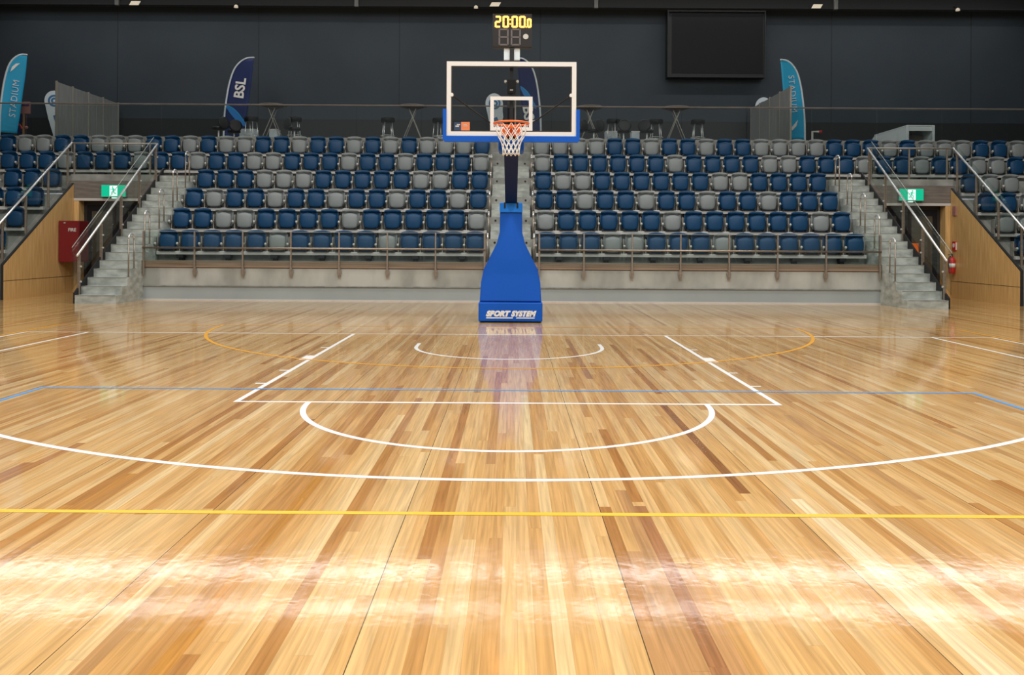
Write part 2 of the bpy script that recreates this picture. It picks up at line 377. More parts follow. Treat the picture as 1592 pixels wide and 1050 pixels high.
# ------------------------------------------------------------ seating terrace
FW = 21.1; TR = 0.88; RI = 0.58; Z1 = 0.95; NR = 6
STX0, STX1 = 8.93, 9.87            # side stair from |X| 8.75 to 9.87
def rowz(i): return Z1 + RI * i
def rowy(i): return FW + TR * i
def profile(i0, i1, yb):
    pts = [(rowy(i0), 0.0)]
    for i in range(i0, i1 + 1): pts += [(rowy(i), rowz(i)), (rowy(i + 1), rowz(i))]
    return pts
bm = NB()
pts = profile(0, 3, 0) + [(rowy(4), 0.0)]
pts[0] = (FW, 0.34)
pts = [(FW, 0.34)] + pts[1:-1] + [(rowy(4), 0.0), (FW + 0.06, 0.0), (FW + 0.06, 0.34)]
prism(bm, pts, 'X', -STX0, STX0)
terrace = struct('seating_terrace', bm, 'concrete', 'stepped grey concrete terrace carrying the lower four seat rows')
bm = NB(); box(bm, -STX0 - 0.02, STX0 + 0.02, FW - 0.03, FW - 0.003, 0.36, 0.78); struct('trim_2', bm, 'fair_concrete', 'stained concrete front upstand')
bm = NB(); box(bm, -STX0 - 0.05, STX0 + 0.05, FW - 0.06, FW + 0.3, 0.80, 0.953); struct('trim_3', bm, 'fascia_brown', 'brown edge band under the front row')  # streaked brown band along the terrace front edge
bm = NB(); box(bm, -STX0 - 0.02, STX0 + 0.02, FW - 0.02, FW + 0.05, 0.03, 0.33); struct('trim_4', bm, 'grey_panel', 'smooth grey base panel along the court end')
bm = NB(); box(bm, -STX0 - 0.02, STX0 + 0.02, FW - 0.035, FW + 0.02, 0.0, 0.03); struct('baseboard_back', bm, 'beam_white')
bm = NB(); box(bm, -STX0 - 0.02, STX0 + 0.02, FW - 0.05, FW, 0.335, 0.36); struct('trim_5', bm, 'tread_concrete', 'thin shadow-gap ledge')
# upper rows across the full width, over the tunnels
bm = NB()
prism(bm, [(24.62, 2.9), (24.62, 3.27), (rowy(5), 3.27), (rowy(5), 3.85), (rowy(6), 3.85), (rowy(6), 4.2), (27.0, 4.2), (27.0, 2.9)], 'X', -19, 19)
for s in (-1, 1): box(bm, *sorted((s * 9.89, s * 12.25)), 24.12, 24.62, 3.09, 3.27)
struct('upper_terrace', bm, 'concrete', 'upper concrete steps running full width over the tunnels')
for s, nm in ((-1, 'left'), (1, 'right')):
    bm = NB(); pts = [(20.75, 0.0), (20.75, 0.9)]
    pts = profile(0, 3, 0) + [(24.12 + 0.5, 0.0)]
    prism(bm, pts, 'X', *sorted((s * 12.17, s * 19)))
    struct('outer_terrace', bm, 'concrete', 'outer concrete seating steps at the far %s of the picture' % nm)
bm = NB(); box(bm, -19, 19, rowy(6), WALLY, 4.2, 4.6); struct('concourse_floor', bm, 'tread_concrete', 'raised concourse slab behind the top seat row')

# side stairs
NS = 17; RS = 3.27 / NS; TS = 0.293; SY = rowy(4) + 0.0 - NS * TS + TS * 0   # first riser
SY = 24.62 - 17 * TS
def stair_z(y):                    # nosing line
    return RS + (y - SY) / TS * RS
for s, nm in ((-1, 'left'), (1, 'right')):
    t = thing('concrete_stair', 'flight of worn grey concrete steps up the %s side of the seats' % nm, 'stairs', (s * (STX0 + STX1) / 2, SY, 0))
    hw = (STX1 - STX0) / 2
    bm = NB()
    pts = [(0, 0)]
    for k in range(NS): pts += [(k * TS, (k + 1) * RS - 0.001), ((k + 1) * TS, (k + 1) * RS - 0.001)]
    pts += [(NS * TS, 0)]
    prism(bm, pts, 'X', -hw + 0.004, hw - 0.004); obj('steps', bm, 'step_concrete', t)
    for k in range(NS):
        bm = NB(); box(bm, -hw + 0.03, hw - 0.03, k * TS - 0.004, k * TS + 0.035, (k + 1) * RS - 0.012, (k + 1) * RS + 0.001); obj('nosing', bm, 'tread_concrete', t)
    bm = NB(); xo = s * hw
    prism(bm, [(0.0, 0.0), (0.0, RS + 0.05), (NS * TS, NS * RS + 0.22), (NS * TS, NS * RS - 0.4), (0.6, 0.0)], 'X', *sorted((xo - s * 0.004, xo + s * 0.035)))
    obj('stringer', bm, 'black', t)
# central aisle flight
ac = (-0.585 + 0.51) / 2
t = thing('aisle_stair', 'narrow concrete steps up the middle aisle behind the blue hoop stand', 'stairs', (ac, FW, Z1))
bm = NB()
for i in range(6):
    for k in (1, 2):
        if i == 5: continue
        y0 = TR * i + 0.293 * k; z0 = RI * i
        box(bm, -0.515, 0.515, y0, TR * (i + 1) + 0.002, z0 + 0.1933 * (k - 1) + 0.001, z0 + 0.1933 * k)
obj('steps', bm, 'step_concrete', t)
for i in range(5):
    for s in (-1, 1):
        bm = NB(); lathe(bm, [(0.028, 0), (0.028, 0.01)], n=12); bmesh.ops.rotate(bm, cent=(0, 0, 0), matrix=Matrix.Rotation(PI / 2, 3, 'X'), verts=bm.verts)
        obj('step_light', bm, 'black', t, loc=(s * 0.40, TR * (i + 1) - 0.002, RI * i + 0.49))

# tunnels: veneer side walls, lintels, doors, signs
for s, nm in ((-1, 'left'), (1, 'right')):
    wt = thing('wood_wall', 'honey veneer wall with a sloping top beside the %s tunnel' % nm, 'wall', (s * 12.1, 20.7, 0))
    bm = NB(); prism(bm, [(0, 0.46), (0, 0.828), (3.3, 2.99), (3.3, 0.46)], 'X', *sorted((0, s * 0.05))); obj('upper_panel', bm, 'veneer', wt)
    bm = NB(); box(bm, *sorted((0, s * 0.05)), 0, 3.3, 0.0, 0.445); obj('lower_panel', bm, 'veneer', wt)
    bm = NB(); box(bm, *sorted((s * 0.012, s * 0.05)), 0.001, 3.3, 0.445, 0.46); obj('joint', bm, 'door_dark', wt)
    bm = NB(); prism(bm, [(-0.03, 0.0), (-0.03, 0.845), (3.3, 3.015), (3.3, 2.99), (0.0, 0.828), (0.0, 0.0)], 'X', *sorted((s * 0.001, s * 0.06))); obj('edge_channel', bm, 'beam_dark', wt)
    bm = NB(); box(bm, *sorted((s * 11.96, s * 12.22)), 24.01, 24.3, 0, 2.55); struct('trim_6', bm, 'veneer', 'timber jamb beside the %s tunnel doors' % nm)
    bm = NB(); box(bm, *sorted((s * 9.9, s * 12.22)), 24.02, 24.2, 2.60, 3.085)
    struct('trim_7', bm, 'lintel_board', 'grey-brown lintel over the %s tunnel doors' % nm)
    bm = NB(); box(bm, *sorted((s * 9.9, s * 12.22)), 24.0, 24.2, 2.53, 2.60); struct('trim_8', bm, 'beam_white', 'pale lower edge of the %s lintel' % nm)
    d = struct('door_1' if s < 0 else 'door_2', box(NB(), *sorted((s * 9.9, s * 11.96)), 24.3, 24.36, 0, 2.6), 'door_dark', 'dark double doors at the end of the %s tunnel' % nm)
    xm = s * 10.93
    for a0, a1 in ((s * 9.98, s * 10.85), (s * 11.0, s * 11.86)):
        x0, x1 = sorted((a0, a1))
        bm = NB(); box(bm, x0, x1, 24.26, 24.3, 0.02, 2.42); obj('leaf', bm, 'black_gloss', d)
        bm = NB(); box(bm, x0 + 0.14, x1 - 0.14, 24.25, 24.262, 0.35, 2.25); obj('pane', bm, 'door_pane', d)
        bm = NB(); hx = x1 - 0.07 if abs(x1) < abs(x0) else x0 + 0.07
        tube(bm, [(hx, 24.20, 0.85), (hx, 24.20, 1.25)], 0.014, 8); tube(bm, [(hx, 24.27, 0.88), (hx, 24.20, 0.88)], 0.01, 6); tube(bm, [(hx, 24.27, 1.22), (hx, 24.20, 1.22)], 0.01, 6)
        obj('handle', bm, 'chrome', d)
    # exit sign
    ex, ez = PX(176.5 if s < 0 else 1417, 297 if s < 0 else 303, 23.9)
    e = thing('exit_sign', 'green illuminated running-man exit sign on the %s tunnel lintel' % nm, 'sign', (ex, 23.9, ez))
    bm = NB(); box(bm, -0.34, 0.34, 0.0, 0.12, -0.17, 0.17, 0.012); obj('housing', bm, 'partition_grey', e)
    bm = NB(); box(bm, -0.33, 0.33, -0.008, 0.0, -0.16, 0.16); obj('face', bm, 'sign_green', e)
    bm = NB(); box(bm, -0.10, 0.11, -0.014, -0.008, -0.14, 0.14); obj('doorway_symbol', bm, 'sign_white', e)
    bm = NB()
    lathe(bm, [(0.022, -0.003), (0.022, 0.003)], n=12); bmesh.ops.rotate(bm, cent=(0, 0, 0), matrix=Matrix.Rotation(PI / 2, 3, 'X'), verts=bm.verts)
    bmesh.ops.translate(bm, vec=(s * 0.02, -0.018, 0.105), verts=bm.verts)
    def limb(p, r=0.012): tube(bm, [(s * x, -0.018, z_) for x, z_ in p], r, 6)
    limb([(0.012, 0.075), (-0.01, 0.0)], 0.022); limb([(0.0, 0.0), (0.045, -0.035), (0.035, -0.10)]); limb([(-0.01, 0.0), (-0.03, -0.06), (-0.08, -0.07)])
    limb([(0.012, 0.07), (0.055, 0.04), (0.085, 0.055)], 0.009); limb([(0.005, 0.07), (-0.045, 0.05), (-0.06, 0.01)], 0.009)
    obj('running_figure', bm, 'sign_green', e)
    bm = NB(); box(bm, -0.06, 0.06, 0.02, 0.1, -0.205, -0.17); obj('downlight', bm, 'sign_white', e)

# fire hose cabinet, left
fc = thing('fire_cabinet', 'dark red fire cabinet mounted on the left wood wall', 'cabinet', (-12.085, 23.17, 0.85))
bm = NB(); box(bm, 0.0, 0.54, 0.03, 0.55, 0.0, 1.105, 0.008); obj('body', bm, 'fire_red', fc)
bm = NB(); box(bm, 0.006, 0.534, 0.0, 0.03, 0.006, 1.10, 0.006); dr = obj('door', bm, 'fire_red', fc)
bm = NB(); box(bm, 0.14, 0.19, -0.012, 0.0, 1.035, 1.06, 0.003); obj('latch', bm, 'cap_white', dr)
text_mesh('FIRE', 0.125, 'cap_white', dr, Matrix.Translation((0.365, -0.003, 0.86)) @ FACE, sx=0.95, offset=0.003)
# extinguisher and signs, right
fe = thing('fire_extinguisher', 'red fire extinguisher hanging at the corner of the right wood wall', 'fire extinguisher', (12.0, 23.72, 0.68))
bm = NB(); lathe(bm, [(0.07, 0.0), (0.085, 0.02), (0.085, 0.36), (0.06, 0.42), (0.025, 0.45)], n=20); obj('cylinder', bm, 'bright_red', fe, True)
bm = NB(); lathe(bm, [(0.0875, 0.16), (0.0875, 0.27)], n=20); obj('label_band', bm, 'white_paint', fe, True)
bm = NB(); lathe(bm, [(0.025, 0.45), (0.03, 0.47), (0.02, 0.5)], n=12); box(bm, -0.10, 0.03, -0.012, 0.012, 0.50, 0.52); box(bm, -0.09, 0.03, -0.01, 0.01, 0.47, 0.48); obj('valve', bm, 'black', fe)
bm = NB(); tube(bm, [(-0.03, 0, 0.47), (-0.10, -0.02, 0.42), (-0.11, -0.03, 0.25), (-0.10, -0.03, 0.12)], 0.011, 8); obj('hose', bm, 'black', fe, True)
for z_, lab, c in ((1.42, 'small red and white sign above the extinguisher', 'white_paint'), (2.38, 'small faded red sign high on the right wood wall', 'pink')):
    sg = thing('wall_sign', lab, 'sign', (12.1, 23.75, z_), group='signs on the right wood wall')
    bm = NB(); box(bm, -0.04, 0.0, -0.09, 0.09, -0.13, 0.13, 0.004); obj('plate', bm, 'bright_red' if c == 'white_paint' else 'pink', sg)
    bm = NB(); box(bm, -0.03, -0.005, -0.094, -0.09, -0.10, 0.10); obj('front_mark', bm, c, sg)
    bm = NB(); lathe(bm, [(0.06, 0), (0.06, 0.004)], n=16); bmesh.ops.rotate(bm, cent=(0, 0, 0), matrix=Matrix.Rotation(-PI / 2, 3, 'Y'), verts=bm.verts); bmesh.ops.translate(bm, vec=(-0.041, 0, 0.02), verts=bm.verts)
    obj('symbol', bm, c, sg)
# orange folded sign in the right tunnel
ox, oz = PX(1421, 388, 23.6)
os_ = thing('orange_marker', 'orange triangular marker beside the right stair, seen through the glass', 'marker', (ox, 23.6, 0))
bm = NB(); prism(bm, [(-0.14, oz + 0.17), (0.13, oz + 0.17), (0.13, oz - 0.22)], 'Y', 0, 0.02); obj('pennant', bm, 'rim_orange', os_)
bm = NB(); tube(bm, [(0.13, 0.01, 0.0), (0.13, 0.01, oz + 0.18)], 0.012, 8); lathe(bm, [(0.12, 0), (0.10, 0.03)], (0.13, 0.01, 0)); obj('stand', bm, 'beam_dark', os_)

# ------------------------------------------------------------ seats
def pad_mesh(wt, wb, h, th, k=0.42, bulge=0.03, curve=0.03, arch=0.0, n=10, lip=0.0):
    """rounded cushion-like shell standing in XZ, front towards -Y"""
    bm = NB(); fr, bk = {}, {}
    for i in range(n + 1):
        for j in range(n + 1):
            u = -1 + 2 * i / n; v = -1 + 2 * j / n
            x = u * math.sqrt(1 - k * v * v / 2 * 0.9); zz = v * math.sqrt(1 - k * u * u / 2 * 0.9)
            wd = (wb + (wt - wb) * (zz + 1) / 2) / 2
            cr = curve * (x * x) + lip * min(1.0, max(0.0, (zz - 0.66) / 0.06))
            b_ = bulge * (1 - x * x) * (1 - zz * zz)
            edge = max(abs(u), abs(v)); t_ = th if edge < 0.99 else th * 0.35
            zc = (zz + 1) / 2 * h + arch * (1 - x * x) * max(0, zz)
            fr[i, j] = bm.verts.new((x * wd, -t_ / 2 - b_ - cr, zc)); bk[i, j] = bm.verts.new((x * wd, t_ / 2 - cr - b_ * 0.3, zc))
    for i in range(n):
        for j in range(n):
            bm.faces.new((fr[i, j], fr[i + 1, j], fr[i + 1, j + 1], fr[i, j + 1])); bm.faces.new((bk[i, j], bk[i, j + 1], bk[i + 1, j + 1], bk[i + 1, j]))
    bd = [(i, 0) for i in range(n)] + [(n, j) for j in range(n)] + [(i, n) for i in range(n, 0, -1)] + [(0, j) for j in range(n, 0, -1)]
    for a_, b_ in zip(bd, bd[1:] + bd[:1]): bm.faces.new((fr[a_], bk[a_], bk[b_], fr[b_]))
    return bm
def tilt(bm, ang, off):
    bmesh.ops.rotate(bm, cent=(0, 0, 0), matrix=Matrix.Rotation(ang, 3, 'X'), verts=bm.verts); bmesh.ops.translate(bm, vec=off, verts=bm.verts); return bm
def make_seat(color):
    t = thing('stadium_seat', '', 'seat')
    obj('backrest', tilt(pad_mesh(0.480, 0.45, 0.48, 0.03, 0.5, -0.02, 0.05, 0.012, 24, 0.085), -0.06, (0, 0.80, 0.275)), color, t, True)
    obj('seat_pan', tilt(pad_mesh(0.438, 0.385, 0.385, 0.05, 0.62, 0.03, -0.01, 0.025), 0.0, (0, 0.655, 0.245)), color, t, True)
    bm = NB(); box(bm, -0.290, -0.262, 0.72, 0.84, 0.22, 0.60, 0.006); box(bm, -0.285, -0.267, 0.58, 0.72, 0.36, 0.44, 0.006)
    br = obj('side_bracket', bm, 'bracket', t)
    bm = NB(); bmesh.ops.create_icosphere(bm, subdivisions=2, radius=0.036); bmesh.ops.scale(bm, vec=(0.85, 1.0, 1.0), verts=bm.verts)
    bmesh.ops.translate(bm, vec=(-0.276, 0.575, 0.42), verts=bm.verts); obj('pivot_cap', bm, 'cap_white', br, True)
    bm = NB()
    prism(bm, [(-0.195, 0.234), (0.195, 0.234), (0.195, 0.28), (0.15, 0.28), (0.14, 0.246), (-0.14, 0.246), (-0.15, 0.28), (-0.195, 0.28)], 'Y', 0.61, 0.76)
    obj('hinge', bm, 'black', t)
    return t
protos = {'B': make_seat('seat_blue'), 'G': make_seat('seat_grey')}; used = {'B': False, 'G': False}
ROWN = ['front row', 'second row', 'third row', 'fourth row', 'fifth row', 'top row']
def put_seat(c, x, i, label, group):
    loc = (x, rowy(i), rowz(i)); p = protos[c]
    if not used[c]:
        used[c] = True; p.location = loc; p['label'] = label; p['group'] = group
    else: copy_tree(p, loc, 0, label, group)
CN = {'B': 'navy blue', 'G': 'pale grey'}
LEFT = ['BBBBGBBBBGBBBBB', 'GBBBBBGBBBBGGBB', 'BGBBGBBGBBGBBGB', 'BBGGBBBBBGGGBBB', 'GBBBGBBGBBBGGBBGBBGBBBGBBB', 'BGGGBGBGBBGBBGGBGBBGGGBBGGB']
RIGHT = ['BBBGGBBBGBBBBBB', 'GBBBBBGBBBBBBGB', 'BBGBBGBBGBBGBBB', 'BGGBBBBBBGGBBBB', 'GBBBBBBGBBBBGGBBBGBBGBBGGB', 'GGGGBBGBBGBBGGGGBBBGBGGGBBG']
for i in range(6):
    for j, c in enumerate(LEFT[i]):
        put_seat(c, -0.92 - 0.55 * j, i, '%s folding seat, %s, %s from the middle aisle, left side' % (CN[c], ROWN[i], ORD[j]), 'seats left of the middle aisle, ' + ROWN[i])
    for j, c in enumerate(RIGHT[i]):
        put_seat(c, 0.87 + 0.552 * j, i, '%s folding seat, %s, %s from the middle aisle, right side' % (CN[c], ROWN[i], ORD[j]), 'seats right of the middle aisle, ' + ROWN[i])
OL = ['B', 'B', 'BBB', 'BBB']; OR = ['B', 'GG', 'BBG', 'BGG']
for i in range(4):
    for j, c in enumerate(OL[i]): put_seat(c, -12.95 - 0.55 * j, i, '%s folding seat beyond the left tunnel, %s, %s from the tunnel' % (CN[c], ROWN[i], ORD[j]), 'seats beyond the left tunnel')
    for j, c in enumerate(OR[i]): put_seat(c, 12.87 + 0.57 * j, i, '%s folding seat beyond the right tunnel, %s, %s from the tunnel' % (CN[c], ROWN[i], ORD[j]), 'seats beyond the right tunnel')

def seat_beam(i, x0, x1, lab):
    t = thing('seat_beam', lab, 'seat beam', ((x0 + x1) / 2, rowy(i) + 0.70, rowz(i)), 0, 'beams under the seat rows')
    hw = (x1 - x0) / 2
    bm = NB(); box(bm, -hw, hw, -0.05, 0.04, 0.145, 0.232, 0.008); obj('rail', bm, 'beam_white', t)
    n = int((x1 - x0) / 1.12)
    for k in range(n):
        x = -hw + (k + 0.5) * (x1 - x0) / n
        bm = NB(); box(bm, x - 0.085, x + 0.085, -0.06, 0.16, 0.065, 0.15, 0.008); box(bm, x - 0.05, x + 0.05, 0.02, 0.18, 0.0, 0.08); obj('bracket', bm, 'black', t)
for i in range(6):
    ol, orr = -0.92 - 0.55 * (len(LEFT[i]) - 0.5), 0.87 + 0.552 * (len(RIGHT[i]) - 0.5)
    seat_beam(i, ol, -0.66, 'pale beam carrying the %s of seats left of the middle aisle' % ROWN[i])
    seat_beam(i, 0.60, orr, 'pale beam carrying the %s of seats right of the middle aisle' % ROWN[i])
    if i < 4:
        seat_beam(i, -12.95 - 0.55 * (len(OL[i]) - 0.5), -12.68, 'pale beam under the %s of seats beyond the left tunnel' % ROWN[i])
        seat_beam(i, 12.60, 12.87 + 0.57 * (len(OR[i]) - 0.5), 'pale beam under the %s of seats beyond the right tunnel' % ROWN[i])

# ------------------------------------------------------------ hoop handrails
def make_hoop(ht, rise):
    t = thing('hoop_handrail', '', 'handrail')
    bm = NB(); tube(bm, [(0, 0, 0), (0, 0, ht)], 0.018, 8); obj('post', bm, 'brushed_steel', t, True)
    bm = NB(); tube(bm, [(0, 0.293, rise), (0, 0.293, ht)], 0.018, 8); obj('post', bm, 'brushed_steel', t, True)
    bm = NB(); tube(bm, [(0, 0.1465 - 0.1465 * math.cos(a_), ht + 0.11 * math.sin(a_)) for a_ in [PI * k / 12 for k in range(13)]], 0.0215, 8); obj('bend', bm, 'chrome', t, True)
    bm = NB(); lathe(bm, [(0.04, 0), (0.04, 0.012)], n=14); obj('base_plate', bm, 'brushed_steel', t)
    bm = NB(); lathe(bm, [(0.04, 0), (0.04, 0.012)], (0, 0.293, rise), 14); obj('base_plate', bm, 'brushed_steel', t)
    return t
for lines, ht, rise in ((((-STX0 - 0.05, 'left stair'), (STX0 + 0.05, 'right stair')), 0.91, RS), (((-0.605, 'left edge of the middle aisle'), (0.545, 'right edge of the middle aisle')), 0.60, 0.0)):
    hp = make_hoop(ht, rise); first = True
    for x, desc in lines:
        for i in range(5):
            if rise: k = 2 + 3 * i; y = SY + TS * (k + 0.5); zb = (k + 1) * RS
            else: y = rowy(i) + 0.38; zb = rowz(i)
            lab = 'bent steel hoop handrail on the %s, %s from the bottom' % (desc, ORD[i])
            if first: hp.location = (x, y, zb); hp['label'] = lab; hp['group'] = 'hoop handrails on the ' + desc; first = False
            else: copy_tree(hp, (x, y, zb), 0, lab, 'hoop handrails on the ' + desc)

# ------------------------------------------------------------ balustrades
for s, nm in ((-1, 'left'), (1, 'right')):
    # front balustrade along the first row
    xs = sorted((s * 0.66, s * (STX0 - 0.04)))
    t = thing('front_balustrade', 'low glass balustrade with steel posts before the front seat row, %s of the hoop' % nm, 'balustrade', (0, FW, 0))
    for px in ([302, 377, 452, 527, 602, 677] if s < 0 else [908, 983, 1058.5, 1134, 1209.5, 1285]):
        x = PX(px, 390, 20.97)[0]
        bm = NB(); box(bm, x - 0.018, x + 0.018, -0.13, -0.085, 0.62, 1.67, 0.004)
        prism(bm, [(x - 0.055, 0.70), (x - 0.018, 0.82), (x + 0.018, 0.82), (x + 0.055, 0.70), (x + 0.02, 0.57), (x - 0.02, 0.57)], 'Y', -0.11, -0.06)
        obj('post', bm, 'brushed_steel', t)
    for x in xs:
        bm = NB(); box(bm, x - 0.022, x + 0.022, -0.13, -0.085, 0.60, 1.67, 0.004); obj('end_post', bm, 'brushed_steel', t)
    bm = NB(); tube(bm, [(xs[0] - 0.02, -0.14, 1.27), (xs[1] + 0.02, -0.14, 1.27)], 0.024, 10); obj('handrail', bm, 'brushed_steel', t, True)
    bm = NB(); box(bm, xs[0], xs[1], -0.084, -0.072, 0.84, 1.66); obj('glass_panel', bm, 'rail_glass', t)
    bm = NB(); box(bm, xs[0], xs[1], -0.084, -0.072, 1.66, 1.666); obj('glass_edge', bm, 'step_concrete', t, label='pale polished top edge of the glass')
    # stair balustrade
    X = s * (STX1 + 0.03)
    t = thing('stair_balustrade', 'sloping glass balustrade with bright handrail on the %s stair' % nm, 'balustrade', (X, 0, 0))
    for k in range(5):
        y = 19.82 + 1.06 * k
        zt = 1.125 + (y - 19.8) * 0.686
        kk = max(0, math.floor((y - SY) / TS))
        bm = NB(); box(bm, -s * 0.035 - 0.03, -s * 0.035 + 0.03, y - 0.02, y + 0.02, (kk + 1) * RS, zt - 0.03, 0.004); obj('post', bm, 'brushed_steel', t)
        bm = NB(); tube(bm, [(-s * 0.035, y, zt - 0.12), (-s * 0.035, y, zt - 0.02)], 0.012, 8); tube(bm, [(-s * 0.06, y, (kk + 1) * RS + 0.3), (-s * 0.095, y, (kk + 1) * RS + 0.3)], 0.022, 10); tube(bm, [(-s * 0.06, y, zt - 0.3), (-s * 0.095, y, zt - 0.3)], 0.022, 10)
        obj('glass_clamp', bm, 'chrome', t)
    bm = NB(); tube(bm, [(-s * 0.035, 19.72, 1.08), (-s * 0.035, 24.16, 4.125)], 0.027, 10); obj('handrail', bm, 'chrome', t, True)
    bm = NB(); prism(bm, [(19.66, 0.30), (19.66, 1.27), (24.1, 4.30), (24.1, 3.25)], 'X', *sorted((s * 0.04, s * 0.052))); obj('glass_panel', bm, 'rail_glass', t)
    bm = NB(); tube(bm, [(s * 0.046, 19.66, 1.272), (s * 0.046, 24.1, 4.302)], 0.008, 6); obj('glass_edge', bm, 'step_concrete', t, label='pale polished top edge of the glass')
    # guard over the tunnel
    t = thing('tunnel_guard', 'glass guard rail crossing above the %s tunnel opening' % nm, 'balustrade', (s * 11.06, 24.14, 3.27))
    bm = NB(); tube(bm, [(-1.16, 0, 0.86), (1.17, 0, 0.86)], 0.024, 10); obj('handrail', bm, 'bracket', t, True)
    bm = NB(); box(bm, -1.14, 1.14, 0.02, 0.032, 0.0, 0.80); obj('glass_panel', bm, 'rail_glass', t)
    for x in (-1.1, -0.05, 1.0):
        bm = NB(); box(bm, x - 0.02, x + 0.02, -0.02, 0.02, 0.0, 0.84, 0.004); obj('post', bm, 'brushed_steel', t)
    # outer sloping balustrade on the wood wall
    X = s * 12.17
    t = thing('tunnel_balustrade', 'sloping glass balustrade with bright handrail above the %s wood wall' % nm, 'balustrade', (X, 0, 0))
    bm = NB(); tube(bm, [(s * 0.05, 19.6, 1.05), (s * 0.05, 24.12, 4.14)], 0.027, 10); obj('handrail', bm, 'chrome', t, True)
    bm = NB(); prism(bm, [(20.72, 0.93), (20.72, 1.98), (24.1, 4.28), (24.1, 3.17)], 'X', *sorted((s * 0.075, s * 0.087))); obj('glass_panel', bm, 'rail_glass', t)
    for y in (20.85, 21.85, 22.9, 23.9):
        zt = 1.05 + (y - 19.6) * 0.6806; zb = 0.84 + (y - 20.7) * 0.655
        bm = NB(); box(bm, s * 0.05 - 0.025, s * 0.05 + 0.025, y - 0.02, y + 0.02, zb, zt - 0.03, 0.004); obj('post', bm, 'brushed_steel', t)
# concourse balustrade
t = thing('concourse_balustrade', 'long dark-railed glass balustrade behind the top seat row', 'balustrade', (0, 26.75, 4.6))
bm = NB(); tube(bm, [(-18.9, 0, 1.04), (18.9, 0, 1.04)], 0.024, 8); obj('handrail', bm, 'lintel_board', t)
for k in range(19):
    x = -18.8 + 2 * k; bm = NB(); box(bm, x + 0.01, x + 1.98, -0.006, 0.006, 0.02, 0.99); obj('glass_panel', bm, 'concourse_glass', t)

# ------------------------------------------------------------ basketball stand
HX = -0.02
BB = 12.15                         # backboard face
st = thing('basketball_hoop', 'portable basketball hoop with blue padded base and glass backboard', 'basketball hoop', (HX, 15.6, 0))
def L_(y): return y - 15.6
bm = NB(); box(bm, -0.575, 0.575, 0.0, 0.9, 0.02, 0.365, 0.02); base = obj('base_pad', bm, 'pad_blue', st)
text_mesh('SPORT', 0.128, 'line_white', base, Matrix.Translation((-0.235, -0.004, 0.16)) @ FACE, shear=0.3, offset=0.010, sx=1.05)
text_mesh('SYSTEM', 0.128, 'line_white', base, Matrix.Translation((0.225, -0.004, 0.16)) @ FACE, shear=0.3, offset=0.010, sx=0.97)
bm = NB()
prism(bm, [(-0.44, 0.078), (0.04, 0.078), (0.05, 0.098), (-0.43, 0.098)], 'Y', -0.006, 0.0); prism(bm, [(0.10, 0.078), (0.43, 0.078), (0.44, 0.098), (0.11, 0.098)], 'Y', -0.006, 0.0)
obj('logo_underline', bm, 'line_white', base)
out = [(0.555, 0.375), (0.535, 0.72), (0.485, 0.96), (0.44, 1.05), (0.235, 1.42), (0.205, 1.62), (0.20, 2.0)]
bm = NB(); prism(bm, out + [(-x, z_) for x, z_ in reversed(out)], 'Y', 0.03, 0.75)
bmesh.ops.bevel(bm, geom=[e for e in bm.edges if abs(e.verts[0].co.y - e.verts[1].co.y) < 1e-5 and abs(e.verts[0].co.y - 0.03) < 1e-4], offset=0.02, segments=3, affect='EDGES')
for v in bm.verts:
    v.co.y += max(0, v.co.z - 0.4) * 0.06
obj('tower_pad', bm, 'pad_blue', st)
bm = NB(); box(bm, -0.207, 0.207, 0.09, 0.55, 1.985, 2.16, 0.015); cap = obj('top_pad', bm, 'pad_light_blue', st)
for s in (-1, 1):
    bm = NB(); box(bm, s * 0.115 - 0.014, s * 0.115 + 0.014, 0.082, 0.10, 2.06, 2.165); obj('strap_slot', bm, 'black', cap)
bm = NB()                           # padded arm rising forward
p0, p1 = Vector((0, 0.30, 2.215)), Vector((0, L_(12.72), 3.00))
def slab(bm, a, b, wd, ht):
    d = (b - a).normalized(); n = d.cross(Vector((1, 0, 0))).normalized() * ht / 2
    vs2 = [bm.verts.new(p + Vector((sx * wd / 2, 0, 0)) + sn * n) for p in (a, b) for sx, sn in ((-1, -1), (1, -1), (1, 1), (-1, 1))]
    for f in ((0, 1, 2, 3), (7, 6, 5, 4), (0, 4, 5, 1), (1, 5, 6, 2), (2, 6, 7, 3), (3, 7, 4, 0)): bm.faces.new([vs2[i] for i in f])
slab(bm, p0, p1, 0.215, 0.20); obj('arm_pad', bm, 'pad_navy', st)
bm = NB(); slab(bm, Vector((0, 0.45, 2.1)), Vector((0, L_(12.5), 3.42)), 0.12, 0.10); obj('parallel_arm', bm, 'black', st)
bm = NB(); box(bm, -0.18, 0.18, L_(12.28), L_(12.75), 2.73, 2.93, 0.03); obj('arm_end_pad', bm, 'pad_blue', st)
# backboard
bb = bpy.data.objects.new('backboard', None); C.objects.link(bb); bb.parent = st; bb.location = (0, L_(BB), 0)
bb['label'] = 'clear glass backboard with white border'
bm = NB(); box(bm, -0.885, 0.885, 0.004, 0.016, 2.93, 3.94); obj('glass_pane', bm, 'board_glass', bb)
bm = NB()
def frame(bm, x0, x1, z0, z1, wd, y0, y1):
    box(bm, x0, x1, y0, y1, z0, z0 + wd); box(bm, x0, x1, y0, y1, z1 - wd, z1); box(bm, x0, x0 + wd, y0, y1, z0 + wd, z1 - wd); box(bm, x1 - wd, x1, y0, y1, z0 + wd, z1 - wd)
frame(bm, -0.905, 0.905, 2.925, 3.965, 0.062, -0.012, 0.03)
obj('border', bm, 'white_paint', bb)
bm = NB(); frame(bm, -0.838, 0.838, 2.99, 3.90, 0.012, -0.006, 0.028); obj('inner_gasket', bm, 'door_dark', bb)
